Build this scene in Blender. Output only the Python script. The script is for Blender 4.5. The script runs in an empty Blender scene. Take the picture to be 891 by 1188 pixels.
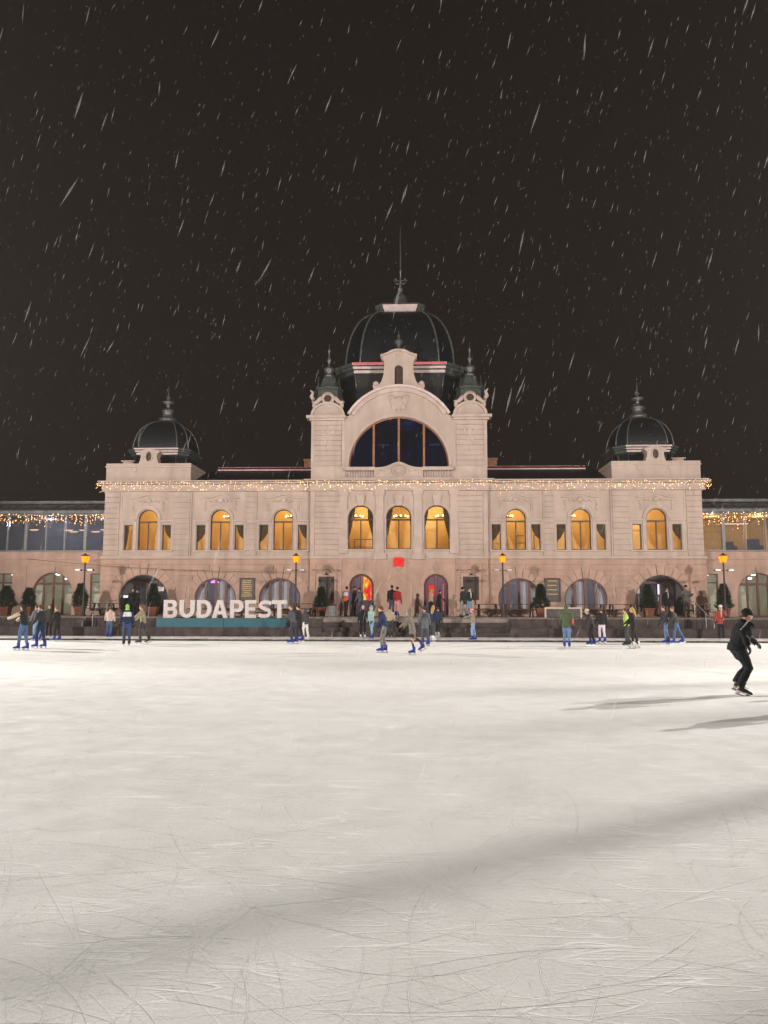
import bpy, bmesh, math, random
from mathutils import Vector, Matrix, noise
from mathutils.geometry import tessellate_polygon
random.seed(11)
R = math.radians
scene = bpy.context.scene
COL = scene.collection

# ------------------------------------------------------------------ camera
FPX, CW, CH = 893.0, 891.0, 1188.0
CAMX, CAMZ = 0.981, 2.0
YAW, PITCH, ROLL = R(2.306), R(6.6), R(-0.113)
cam = bpy.data.cameras.new('camera')
cam.sensor_fit = 'HORIZONTAL'; cam.sensor_width = 36.0; cam.lens = 36.0 * FPX / CW
cam.clip_start = 0.05; cam.clip_end = 3000
camo = bpy.data.objects.new('camera', cam); COL.objects.link(camo)
_fw0 = Vector((-math.sin(YAW), math.cos(YAW), 0)); _rt = Vector((math.cos(YAW), math.sin(YAW), 0)); _uz = Vector((0, 0, 1))
_fw = _fw0 * math.cos(PITCH) + _uz * math.sin(PITCH)
_up = -_fw0 * math.sin(PITCH) + _uz * math.cos(PITCH)
_r2 = _rt * math.cos(ROLL) - _up * math.sin(ROLL)
_u2 = _rt * math.sin(ROLL) + _up * math.cos(ROLL)
camo.matrix_world = Matrix(((_r2.x, _u2.x, -_fw.x, CAMX), (_r2.y, _u2.y, -_fw.y, 0), (_r2.z, _u2.z, -_fw.z, CAMZ), (0, 0, 0, 1)))
scene.camera = camo

def ray(px, py):
    a, b = px - CW / 2, py - CH / 2
    c, s = math.cos(ROLL), math.sin(ROLL)
    u = c * a + s * b; v = -s * a + c * b
    return _fw + _rt * (u / FPX) - _up * (v / FPX)
def on_plane(px, py, Y):
    d = ray(px, py); k = Y / d.y
    return CAMX + d.x * k, CAMZ + d.z * k
def on_ground(px, py, Z=0.0):
    d = ray(px, py); k = (Z - CAMZ) / d.z
    return CAMX + d.x * k, d.y * k

# ------------------------------------------------------------------ world: snowy city night
w = bpy.data.worlds.new('World'); scene.world = w; w.use_nodes = True
nt = w.node_tree; nt.nodes.clear()
wo = nt.nodes.new('ShaderNodeOutputWorld'); bg = nt.nodes.new('ShaderNodeBackground')
tc = nt.nodes.new('ShaderNodeTexCoord'); sx = nt.nodes.new('ShaderNodeSeparateXYZ'); rp = nt.nodes.new('ShaderNodeValToRGB')
rp.color_ramp.elements[0].position = 0.0; rp.color_ramp.elements[0].color = (0.0118, 0.0080, 0.0068, 1)
rp.color_ramp.elements[1].position = 0.75; rp.color_ramp.elements[1].color = (0.0078, 0.0052, 0.0038, 1)
nt.links.new(tc.outputs['Generated'], sx.inputs[0]); nt.links.new(sx.outputs['Z'], rp.inputs[0])
nt.links.new(rp.outputs[0], bg.inputs['Color']); bg.inputs['Strength'].default_value = 1.0
nt.links.new(bg.outputs[0], wo.inputs[0])

# ------------------------------------------------------------------ colour management, sampling
vs = scene.view_settings
vs.view_transform = 'Standard'; vs.look = 'None'; vs.gamma = 1.0; vs.exposure = 0.0; vs.use_curve_mapping = False
scene.cycles.use_denoising = True
scene.cycles.max_bounces = 7; scene.cycles.diffuse_bounces = 3; scene.cycles.glossy_bounces = 3
scene.cycles.transparent_max_bounces = 16
scene.cycles.sample_clamp_indirect = 4.0
scene.cycles.use_light_tree = True

# ------------------------------------------------------------------ rink floodlights, plus an added pair for the near ice (masts built further down)
FLOODS = [  # mast foot x, y, head height, aim point, power, cone (deg), colour, lamp-bank radius
    ((52, 42), 20.0, (12, 5, 0), 150000, 90, (1.0, 0.955, 0.89), .25),
    ((-52, 42), 20.0, (-12, 5, 0), 150000, 90, (1.0, 0.955, 0.89), .25),
    ((40, 30), 16.0, (0, 2, 0), 44000, 56, (1.0, 0.955, 0.89), .25),  # extra unseen pair, added to brighten the near ice
    ((-40, 30), 16.0, (0, 2, 0), 44000, 56, (1.0, 0.955, 0.89), .25),  # its mirrored twin, likewise added as fill for the foreground
    ((29.7, -14), 13.0, (5, 47, 14), 88000, 48, (1.0, 0.905, 0.83), 1.0),
    ((-32.3, -14), 13.0, (-5, 47, 14), 95000, 48, (1.0, 0.905, 0.83), 1.0),
]
def flood_light(i):
    (x, y), h, aim, P, cone, c, rad = FLOODS[i]
    L = bpy.data.lights.new('floodlight_beam', 'SPOT'); L.energy = P; L.color = c
    L.spot_size = R(cone); L.spot_blend = 0.5; L.shadow_soft_size = rad
    o = bpy.data.objects.new('floodlight_beam', L); COL.objects.link(o)
    p = Vector((x, y, h)); d = (Vector(aim) - p).normalized()
    o.location = p + d * 0.7
    o.rotation_euler = d.to_track_quat('-Z', 'Y').to_euler()
for i in range(len(FLOODS)): flood_light(i)

def point_light(x, y, z, P, c, r=0.15):
    L = bpy.data.lights.new('lamp_light', 'POINT'); L.energy = P; L.color = c; L.shadow_soft_size = r
    o = bpy.data.objects.new('lamp_light', L); COL.objects.link(o); o.location = (x, y, z); return o

# ------------------------------------------------------------------ materials
M = {}
def pm(name, col, rough=0.7, var=0.08, scale=6.0, bump=0.0, bscale=40.0, metal=0.0, spec=0.4, dirt=None):
    m = bpy.data.materials.new(name); m.use_nodes = True; n = m.node_tree; b = n.nodes['Principled BSDF']
    b.inputs['Roughness'].default_value = rough; b.inputs['Metallic'].default_value = metal
    b.inputs['Specular IOR Level'].default_value = spec
    t = n.nodes.new('ShaderNodeTexCoord')
    nz = n.nodes.new('ShaderNodeTexNoise'); nz.inputs['Scale'].default_value = scale; nz.inputs['Detail'].default_value = 6
    n.links.new(t.outputs['Object'], nz.inputs['Vector'])
    cr = n.nodes.new('ShaderNodeValToRGB')
    lo = [max(0, c * (1 - var * 2)) for c in col]; hi = [min(1, c * (1 + var * 2)) for c in col]
    cr.color_ramp.elements[0].position = 0.3; cr.color_ramp.elements[0].color = (*lo, 1)
    cr.color_ramp.elements[1].position = 0.7; cr.color_ramp.elements[1].color = (*hi, 1)
    n.links.new(nz.outputs['Fac'], cr.inputs[0])
    out = cr.outputs[0]
    if dirt:   # streaky weathering with its own shape
        n2 = n.nodes.new('ShaderNodeTexNoise'); n2.inputs['Scale'].default_value = 1.0; n2.inputs['Detail'].default_value = 8
        mp = n.nodes.new('ShaderNodeMapping'); mp.inputs['Scale'].default_value = (2.2, 2.2, 0.25)
        n.links.new(t.outputs['Object'], mp.inputs[0]); n.links.new(mp.outputs[0], n2.inputs['Vector'])
        r2 = n.nodes.new('ShaderNodeValToRGB'); r2.color_ramp.elements[0].position = 0.44; r2.color_ramp.elements[1].position = 0.75
        r2.color_ramp.elements[0].color = (0, 0, 0, 1); r2.color_ramp.elements[1].color = (0.55, 0.55, 0.55, 1)
        n.links.new(n2.outputs['Fac'], r2.inputs[0])
        mx = n.nodes.new('ShaderNodeMix'); mx.data_type = 'RGBA'
        n.links.new(r2.outputs[0], mx.inputs[0]); n.links.new(out, mx.inputs[6]); mx.inputs[7].default_value = (*dirt, 1)
        out = mx.outputs[2]
    n.links.new(out, b.inputs['Base Color'])
    if bump:
        n3 = n.nodes.new('ShaderNodeTexNoise'); n3.inputs['Scale'].default_value = bscale; n3.inputs['Detail'].default_value = 5
        n.links.new(t.outputs['Object'], n3.inputs['Vector'])
        bp = n.nodes.new('ShaderNodeBump'); bp.inputs['Strength'].default_value = bump; bp.inputs['Distance'].default_value = 0.02
        n.links.new(n3.outputs['Fac'], bp.inputs['Height']); n.links.new(bp.outputs[0], b.inputs['Normal'])
    M[name] = m; return m
def em(name, col, strength, sample=False):
    m = bpy.data.materials.new(name); m.use_nodes = True; n = m.node_tree; n.nodes.clear()
    o = n.nodes.new('ShaderNodeOutputMaterial'); e = n.nodes.new('ShaderNodeEmission')
    e.inputs[0].default_value = (*col, 1); e.inputs[1].default_value = strength
    n.links.new(e.outputs[0], o.inputs[0])
    m.cycles.emission_sampling = 'FRONT' if sample else 'NONE'
    M[name] = m; return m
def glass(name, tint, gloss=0.12, rough=0.05, haze=0.0, hcol=(.5, .5, .5)):
    m = bpy.data.materials.new(name); m.use_nodes = True; n = m.node_tree; n.nodes.clear()
    o = n.nodes.new('ShaderNodeOutputMaterial'); t = n.nodes.new('ShaderNodeBsdfTransparent'); g = n.nodes.new('ShaderNodeBsdfGlossy')
    t.inputs[0].default_value = (*tint, 1); g.inputs['Roughness'].default_value = rough; g.inputs[0].default_value = (.9, .9, .95, 1)
    mx = n.nodes.new('ShaderNodeMixShader'); fr = n.nodes.new('ShaderNodeFresnel'); fr.inputs[0].default_value = 1.45
    ad = n.nodes.new('ShaderNodeMath'); ad.operation = 'ADD'; ad.inputs[1].default_value = gloss - 0.04; ad.use_clamp = True
    n.links.new(fr.outputs[0], ad.inputs[0]); n.links.new(ad.outputs[0], mx.inputs[0])
    last = t
    if haze:
        d = n.nodes.new('ShaderNodeBsdfDiffuse'); d.inputs[0].default_value = (*hcol, 1)
        m2 = n.nodes.new('ShaderNodeMixShader'); m2.inputs[0].default_value = haze
        n.links.new(t.outputs[0], m2.inputs[1]); n.links.new(d.outputs[0], m2.inputs[2]); last = m2
    n.links.new(last.outputs[0], mx.inputs[1]); n.links.new(g.outputs[0], mx.inputs[2]); n.links.new(mx.outputs[0], o.inputs[0])
    M[name] = m; return m

STUCCO = (0.50, 0.395, 0.34); STUCCO_LOW = (0.47, 0.315, 0.25)
pm('stucco', STUCCO, 0.85, 0.05, 1.3, 0.25, 30, dirt=(0.33, 0.25, 0.21))
pm('stucco_trim', (0.53, 0.42, 0.365), 0.85, 0.05, 2.0, 0.2, 30, dirt=(0.35, 0.27, 0.23))
pm('stucco_low', STUCCO_LOW, 0.85, 0.06, 1.3, 0.3, 26, dirt=(0.30, 0.20, 0.16))
pm('stucco_low_trim', (0.48, 0.325, 0.26), 0.85, 0.06, 2.0, 0.2, 26, dirt=(0.31, 0.21, 0.165))
pm('slate', (0.005, 0.006, 0.008), 0.5, 0.3, 9, 0.5, 18, spec=0.3)
pm('copper', (0.085, 0.097, 0.09), 0.55, 0.18, 5, 0.3, 20, metal=0.3, dirt=(0.07, 0.08, 0.075))
pm('zinc', (0.16, 0.16, 0.158), 0.45, 0.12, 4, 0.2, 20, metal=0.6)
pm('roof_metal', (0.11, 0.115, 0.12), 0.5, 0.2, 3, 0.2, 10, metal=0.4)
pm('eave_white', (0.62, 0.50, 0.48), 0.6, 0.06, 3, 0.1, 20)
pm('brick', (0.33, 0.16, 0.11), 0.85, 0.2, 8, 0.4, 30)
pm('redbrown', (0.105, 0.028, 0.022), 0.45, 0.2, 5, 0.2, 30)
pm('brown', (0.05, 0.026, 0.018), 0.5, 0.2, 5, 0.2, 30)
pm('orange_wood', (0.30, 0.12, 0.05), 0.5, 0.15, 5, 0.2, 30)
pm('darkframe', (0.045, 0.04, 0.04), 0.45, 0.1, 5)
pm('greyframe', (0.16, 0.16, 0.165), 0.45, 0.1, 5, metal=0.3)
pm('plaque', (0.035, 0.022, 0.016), 0.35, 0.25, 9, 0.2, 60)
pm('gold', (0.42, 0.26, 0.09), 0.4, 0.15, 20, metal=0.5)
pm('ochre', (0.74, 0.54, 0.25), 0.9, 0.05, 1.0)
pm('cool_wall', (0.42, 0.42, 0.47), 0.9, 0.08, 1.0)
pm('dim_wall', (0.20, 0.19, 0.20), 0.9, 0.1, 1.0)
pm('green_wall', (0.50, 0.50, 0.42), 0.9, 0.08, 1.0)
pm('navy_wall', (0.016, 0.018, 0.026), 0.8, 0.2, 0.7)
pm('curtain', (0.10, 0.065, 0.03), 0.95, 0.2, 8)
pm('sheer', (0.50, 0.50, 0.56), 0.95, 0.05, 3)
pm('stone', (0.060, 0.043, 0.040), 0.75, 0.22, 2.5, 0.5, 18, dirt=(0.03, 0.022, 0.02))
pm('stone_edge', (0.17, 0.145, 0.135), 0.8, 0.2, 3, 0.4, 18)
pm('paving', (0.24, 0.20, 0.185), 0.7, 0.2, 1.2, 0.3, 10)
pm('kerb_snow', (0.55, 0.52, 0.50), 0.8, 0.22, 3.0, 0.6, 12)
pm('rubber', (0.05, 0.045, 0.045), 0.8, 0.3, 6)
pm('night_ground', (0.5, 0.5, 0.5), 0.9, 0.2, 0.2)
pm('terracotta', (0.17, 0.055, 0.03), 0.75, 0.15, 8, 0.2, 30)
pm('bark', (0.06, 0.04, 0.028), 0.9, 0.2, 12)
pm('steel', (0.42, 0.41, 0.40), 0.35, 0.08, 6, metal=0.8)
pm('iron', (0.03, 0.025, 0.024), 0.5, 0.2, 8)
pm('bench_wood', (0.05, 0.027, 0.02), 0.6, 0.25, 6, 0.3, 20)
pm('bin_grey', (0.20, 0.20, 0.20), 0.6, 0.15, 6, 0.2, 20)
pm('teal', (0.0, 0.085, 0.115), 0.5, 0.06, 2, 0.1, 20)
pm('letter_white', (0.56, 0.51, 0.50), 0.6, 0.04, 3, 0.1, 30)
pm('cream', (0.55, 0.44, 0.34), 0.7, 0.08, 4)
pm('skin', (0.50, 0.27, 0.19), 0.55, 0.04, 10)
pm('eye', (0.02, 0.02, 0.02), 0.3, 0.0)
pm('blade', (0.55, 0.55, 0.56), 0.3, 0.05, metal=0.9)
pm('paper', (0.7, 0.68, 0.66), 0.8, 0.05)
def snow_mat():
    m = bpy.data.materials.new('snow'); m.use_nodes = True; n = m.node_tree; n.nodes.clear()
    o = n.nodes.new('ShaderNodeOutputMaterial'); d = n.nodes.new('ShaderNodeBsdfDiffuse'); tl = n.nodes.new('ShaderNodeBsdfTranslucent'); a = n.nodes.new('ShaderNodeMixShader')
    d.inputs[0].default_value = (.93, .925, .91, 1); tl.inputs[0].default_value = (.93, .925, .91, 1); a.inputs[0].default_value = .45
    n.links.new(d.outputs[0], a.inputs[1]); n.links.new(tl.outputs[0], a.inputs[2]); n.links.new(a.outputs[0], o.inputs[0]); M['snow'] = m
snow_mat()
def leafmat():
    m = pm('needles', (0.018, 0.034, 0.016), 0.7, 0.45, 5)
leafmat()
em('chandelier_glow', (1.0, 0.72, 0.28), 9.0)
em('fairy', (1.0, 0.58, 0.20), 16.0)
em('fairy_orange', (1.0, 0.44, 0.12), 13.0)
em('lantern_glow', (1.0, 0.42, 0.03), 9.0)
em('red_panel', (1.0, 0.035, 0.03), 1.1)
em('red_led', (1.0, 0.16, 0.18), 0.75)
em('red_led_dim', (0.8, 0.07, 0.09), 0.13)
em('ceiling_glow', (1.0, 0.93, 0.80), 7.0)
em('warm_bar', (1.0, 0.62, 0.40), 2.2)
em('neon', (0.75, 0.16, 1.0), 3.0)
em('uv_bar', (0.55, 0.35, 1.0), 3.0)
em('white_tube', (0.95, 0.92, 0.9), 1.3)
em('flood_glow', (1.0, 0.93, 0.84), 8.0)
glass('pane', (0.97, 0.97, 0.97), 0.07, 0.0)
glass('pane_dim', (0.72, 0.74, 0.78), 0.14, 0.06, 0.06, (.35, .37, .42))
glass('pane_blue', (0.55, 0.65, 0.95), 0.10, 0.05, 0.03, (.05, .07, .14))
glass('pane_roof', (0.22, 0.24, 0.25), 0.16, 0.15, 0.35, (.10, .105, .105))
em('lantern_glass', (1.0, 0.21, 0.008), 2.7)

def flame_poster():
    m = bpy.data.materials.new('flame_poster'); m.use_nodes = True; n = m.node_tree; n.nodes.clear()
    o = n.nodes.new('ShaderNodeOutputMaterial'); e = n.nodes.new('ShaderNodeEmission')
    t = n.nodes.new('ShaderNodeTexCoord'); nz = n.nodes.new('ShaderNodeTexNoise'); nz.inputs['Scale'].default_value = 1.7
    nz.inputs['Distortion'].default_value = 1.6; nz.inputs['Detail'].default_value = 1
    mp = n.nodes.new('ShaderNodeMapping'); mp.inputs['Scale'].default_value = (2.0, 1, 0.8); mp.inputs['Location'].default_value = (3.3, 0, 1.4)
    c = n.nodes.new('ShaderNodeValToRGB'); els = c.color_ramp.elements
    els[0].position = 0.3; els[0].color = (0.75, 0.01, 0.10, 1); els[1].position = 0.70; els[1].color = (1, 0.75, 0.12, 1)
    x = els.new(0.47); x.color = (1, 0.03, 0.03, 1); x = els.new(0.57); x.color = (1, 0.30, 0.02, 1)
    n.links.new(t.outputs['Object'], mp.inputs[0]); n.links.new(mp.outputs[0], nz.inputs['Vector']); n.links.new(nz.outputs['Fac'], c.inputs[0])
    n.links.new(c.outputs[0], e.inputs[0]); e.inputs[1].default_value = 1.1; n.links.new(e.outputs[0], o.inputs[0]); M['flame_poster'] = m
flame_poster()

def ice_material():
    m = bpy.data.materials.new('ice'); m.use_nodes = True; n = m.node_tree; b = n.nodes['Principled BSDF']
    t = n.nodes.new('ShaderNodeTexCoord')
    def nz(scale, detail=6, vec=None, dist=0.0):
        x = n.nodes.new('ShaderNodeTexNoise'); x.inputs['Scale'].default_value = scale; x.inputs['Detail'].default_value = detail
        x.inputs['Distortion'].default_value = dist
        n.links.new(vec or t.outputs['Object'], x.inputs['Vector']); return x.outputs['Fac']
    def ramp(s, a, b_, ca, cb):
        r = n.nodes.new('ShaderNodeValToRGB'); r.color_ramp.elements[0].position = a; r.color_ramp.elements[1].position = b_
        r.color_ramp.elements[0].color = (*ca, 1); r.color_ramp.elements[1].color = (*cb, 1); n.links.new(s, r.inputs[0]); return r.outputs[0]
    def mix(f, a, b_, mode='MIX'):
        x = n.nodes.new('ShaderNodeMix'); x.data_type = 'RGBA'; x.blend_type = mode
        if isinstance(f, float): x.inputs[0].default_value = f
        else: n.links.new(f, x.inputs[0])
        n.links.new(a, x.inputs[6]); n.links.new(b_, x.inputs[7]); return x.outputs[2]
    base = ramp(nz(0.35, 5), 0.3, 0.7, (0.80, 0.785, 0.765), (0.87, 0.86, 0.845))
    patch = ramp(nz(2.6, 8, dist=0.6), 0.35, 0.7, (0.93, 0.93, 0.93), (1.0, 1.0, 1.0))
    grain = ramp(nz(55, 4), 0.3, 0.7, (0.87, 0.87, 0.87), (1.0, 1.0, 1.0))
    c = mix(1.0, base, patch, 'MULTIPLY'); c = mix(0.8, c, grain, 'MULTIPLY')
    # fine criss-cross skate scratches: thin iso-lines of stretched noise in several directions
    hs = []
    for k, (ang, s) in enumerate(((20, 1.3), (75, 1.7), (130, 1.1), (165, 1.0), (48, 2.6))):
        mp = n.nodes.new('ShaderNodeMapping'); mp.inputs['Rotation'].default_value = (0, 0, R(ang)); mp.inputs['Scale'].default_value = (s * 0.22, s * 1.6, 1)
        mp.inputs['Location'].default_value = (k * 7.3, k * 3.1, 0)
        n.links.new(t.outputs['Object'], mp.inputs[0])
        f = nz(1.6, 1.0, mp.outputs[0], 0.25)
        sub = n.nodes.new('ShaderNodeMath'); sub.operation = 'SUBTRACT'; sub.inputs[1].default_value = 0.5; n.links.new(f, sub.inputs[0])
        ab = n.nodes.new('ShaderNodeMath'); ab.operation = 'ABSOLUTE'; n.links.new(sub.outputs[0], ab.inputs[0])
        mr = n.nodes.new('ShaderNodeMapRange'); mr.inputs[1].default_value = 0.0; mr.inputs[2].default_value = 0.009; mr.inputs[3].default_value = 1; mr.inputs[4].default_value = 0
        n.links.new(ab.outputs[0], mr.inputs[0]); hs.append(mr.outputs[0])
    s0 = hs[0]
    for h in hs[1:]:
        a = n.nodes.new('ShaderNodeMath'); a.operation = 'MAXIMUM'; n.links.new(s0, a.inputs[0]); n.links.new(h, a.inputs[1]); s0 = a.outputs[0]
    gate = ramp(nz(1.1, 3), 0.42, 0.62, (0, 0, 0), (1, 1, 1))
    mu = n.nodes.new('ShaderNodeMath'); mu.operation = 'MULTIPLY'; n.links.new(s0, mu.inputs[0]); n.links.new(gate, mu.inputs[1])
    mm = n.nodes.new('ShaderNodeMath'); mm.operation = 'MULTIPLY'; mm.inputs[1].default_value = 0.75; n.links.new(mu.outputs[0], mm.inputs[0])
    x = n.nodes.new('ShaderNodeMix'); x.data_type = 'RGBA'; n.links.new(mm.outputs[0], x.inputs[0]); n.links.new(c, x.inputs[6]); x.inputs[7].default_value = (0.95, 0.945, 0.935, 1)
    n.links.new(x.outputs[2], b.inputs['Base Color'])
    rr = ramp(nz(1.7, 6), 0.35, 0.65, (0.42,) * 3, (0.72,) * 3); n.links.new(rr, b.inputs['Roughness'])
    b.inputs['Specular IOR Level'].default_value = 0.16
    hsum = n.nodes.new('ShaderNodeMath'); hsum.operation = 'ADD'
    n.links.new(nz(34, 7), hsum.inputs[0]); n.links.new(mu.outputs[0], hsum.inputs[1])
    bp = n.nodes.new('ShaderNodeBump'); bp.inputs['Strength'].default_value = 0.34; bp.inputs['Distance'].default_value = 0.008
    n.links.new(hsum.outputs[0], bp.inputs['Height']); n.links.new(bp.outputs[0], b.inputs['Normal'])
    M['ice'] = m
ice_material()

_cl = {}
def cloth(col, rough=0.85):
    k = tuple(round(c, 3) for c in col) + (rough,)
    if k not in _cl:
        _cl[k] = pm('cloth_%d' % len(_cl), col, rough, 0.13, 14, 0.35, 70, spec=0.2)
    return _cl[k]

def snowflake_mat():
    m = bpy.data.materials.new('falling_snow'); m.use_nodes = True; n = m.node_tree; n.nodes.clear()
    o = n.nodes.new('ShaderNodeOutputMaterial'); t = n.nodes.new('ShaderNodeBsdfTransparent'); d = n.nodes.new('ShaderNodeBsdfDiffuse'); tl = n.nodes.new('ShaderNodeBsdfTranslucent')
    d.inputs[0].default_value = (.85, .83, .8, 1); tl.inputs[0].default_value = (.85, .83, .8, 1)
    a = n.nodes.new('ShaderNodeMixShader'); a.inputs[0].default_value = 0.5; n.links.new(d.outputs[0], a.inputs[1]); n.links.new(tl.outputs[0], a.inputs[2])
    b = n.nodes.new('ShaderNodeMixShader'); b.inputs[0].default_value = 0.105; n.links.new(t.outputs[0], b.inputs[1]); n.links.new(a.outputs[0], b.inputs[2])
    n.links.new(b.outputs[0], o.inputs[0]); M['falling_snow'] = m
snowflake_mat()

# ------------------------------------------------------------------ mesh helpers
class MB:
    def __init__(s): s.v = []; s.f = []
    def add(s, v, f):
        o = len(s.v); s.v += [tuple(p) for p in v]; s.f += [tuple(i + o for i in q) for q in f]; return s
    def box(s, x0, x1, y0, y1, z0, z1):
        if x0 > x1: x0, x1 = x1, x0
        v = [(x0, y0, z0), (x1, y0, z0), (x1, y1, z0), (x0, y1, z0), (x0, y0, z1), (x1, y0, z1), (x1, y1, z1), (x0, y1, z1)]
        return s.add(v, [(0, 3, 2, 1), (4, 5, 6, 7), (0, 1, 5, 4), (1, 2, 6, 5), (2, 3, 7, 6), (3, 0, 4, 7)])
    def prism(s, loops, y0, y1):     # loops of (x, z): outer then holes, extruded along y
        n = sum(len(l) for l in loops)
        pts = [p for l in loops for p in l]
        tri = tessellate_polygon([[Vector((p[0], p[1], 0)) for p in l] for l in loops])
        v = [(x, y0, z) for x, z in pts] + [(x, y1, z) for x, z in pts]
        f = [tuple(t) for t in tri] + [tuple(i + n for i in reversed(t)) for t in tri]
        o = 0
        for l in loops:
            k = len(l)
            for i in range(k):
                a, b = o + i, o + (i + 1) % k
                f.append((a, b, b + n, a + n))
            o += k
        return s.add(v, f)
    def rings(s, rs, cap=True):
        n = len(rs[0]); v = [p for r in rs for p in r]; f = []
        for i in range(len(rs) - 1):
            for j in range(n):
                a = i * n + j; b = i * n + (j + 1) % n
                f.append((a, b, b + n, a + n))
        if cap:
            f.append(tuple(range(n - 1, -1, -1))); f.append(tuple((len(rs) - 1) * n + j for j in range(n)))
        return s.add(v, f)
    def lathe(s, cx, cy, prof, n=20):
        return s.rings([[(cx + r * math.cos(2 * math.pi * k / n), cy + r * math.sin(2 * math.pi * k / n), z) for k in range(n)] for r, z in prof])
    def tube(s, path, rad, n=8):
        path = [Vector(p) for p in path]
        if not hasattr(rad, '__len__'): rad = [rad] * len(path)
        rs = []; ref = None
        for i, p in enumerate(path):
            t = (path[min(i + 1, len(path) - 1)] - path[max(i - 1, 0)]).normalized()
            if ref is None: ref = Vector((0, 0, 1)) if abs(t.z) < 0.9 else Vector((1, 0, 0))
            a = t.cross(ref).normalized(); b = t.cross(a).normalized(); ref = -b if False else ref
            rs.append([p + (a * math.cos(2 * math.pi * k / n) + b * math.sin(2 * math.pi * k / n)) * rad[i] for k in range(n)])
        return s.rings(rs)
    def ell(s, c, r, n=12, m=8, rot=None):
        c = Vector(c); rs = []
        for i in range(m + 1):
            ph = -math.pi / 2 + math.pi * (i + 0.001 * (i == 0) - 0.001 * (i == m)) / m
            ring = []
            for k in range(n):
                p = Vector((r[0] * math.cos(ph) * math.cos(2 * math.pi * k / n), r[1] * math.cos(ph) * math.sin(2 * math.pi * k / n), r[2] * math.sin(ph)))
                if rot: p = rot @ p
                ring.append(c + p)
            rs.append(ring)
        return s.rings(rs)
    def build(s, name, mat, parent=None, smooth=False, fix=True):
        me = bpy.data.meshes.new(name); me.from_pydata(s.v, [], s.f)
        if fix:
            bm = bmesh.new(); bm.from_mesh(me); bmesh.ops.recalc_face_normals(bm, faces=bm.faces); bm.to_mesh(me); bm.free()
        if smooth: me.polygons.foreach_set('use_smooth', [True] * len(me.polygons))
        me.materials.append(M[mat] if isinstance(mat, str) else mat)
        o = bpy.data.objects.new(name, me); COL.objects.link(o)
        if parent: o.parent = parent
        return o
def tag(o, label=None, cat=None, group=None, kind=None):
    if label: o['label'] = label
    if cat: o['category'] = cat
    if group: o['group'] = group
    if kind: o['kind'] = kind
    return o
def empty(name, loc=(0, 0, 0), rz=0.0):
    o = bpy.data.objects.new(name, None); COL.objects.link(o); o.location = loc; o.rotation_euler = (0, 0, rz); o.empty_display_size = 0.2
    return o
def copy_tree(o, parent=None):
    c = o.copy(); COL.objects.link(c); c.parent = parent
    for ch in list(o.children): copy_tree(ch, c)
    return c
def arch(cx, hw, sill, top, n=20):       # (x, z) outline of a round-headed opening
    sp = top - hw
    return [(cx - hw, sill), (cx + hw, sill)] + [(cx + hw * math.cos(math.pi * k / n), sp + hw * math.sin(math.pi * k / n)) for k in range(n + 1)]
def horseshoe(cx, cz, r, floor, n=28):
    a0 = math.asin(max(-1, min(1, (floor - cz) / r)))
    return [(cx + r * math.cos(a0 + (math.pi - 2 * a0) * k / n), cz + r * math.sin(a0 + (math.pi - 2 * a0) * k / n)) for k in range(n + 1)]
def rect(x0, x1, z0, z1): return [(x0, z0), (x1, z0), (x1, z1), (x0, z1)]
def inset(loop, d):
    n = len(loop); out = []
    A = sum(loop[i][0] * loop[(i + 1) % n][1] - loop[(i + 1) % n][0] * loop[i][1] for i in range(n))
    sg = 1 if A > 0 else -1
    for i in range(n):
        p0, p, p1 = Vector(loop[i - 1]), Vector(loop[i]), Vector(loop[(i + 1) % n])
        e0 = p - p0; e1 = p1 - p
        if e0.length < 1e-5: e0 = e1
        if e1.length < 1e-5: e1 = e0
        n0 = Vector((-e0.y, e0.x)).normalized() * sg; n1 = Vector((-e1.y, e1.x)).normalized() * sg
        b = n0 + n1
        if b.length < 1e-4: b = n0
        b = b.normalized(); q = p + b * (d / max(0.35, b.dot(n0))); out.append((q.x, q.y))
    return out
def clip(loop, x0=None, x1=None, z0=None, z1=None):
    def half(pts, ax, v, keep):
        res = []
        for i in range(len(pts)):
            a, b = pts[i - 1], pts[i]; ia, ib = keep(a[ax], v), keep(b[ax], v)
            if ia != ib:
                t = (v - a[ax]) / (b[ax] - a[ax]); res.append((a[0] + (b[0] - a[0]) * t, a[1] + (b[1] - a[1]) * t))
            if ib: res.append(b)
        return res
    ge = lambda a, v: a >= v
    le = lambda a, v: a <= v
    if x0 is not None: loop = half(loop, 0, x0, ge)
    if x1 is not None and loop: loop = half(loop, 0, x1, le)
    if z0 is not None and loop: loop = half(loop, 1, z0, ge)
    if z1 is not None and loop: loop = half(loop, 1, z1, le)
    return loop
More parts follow.
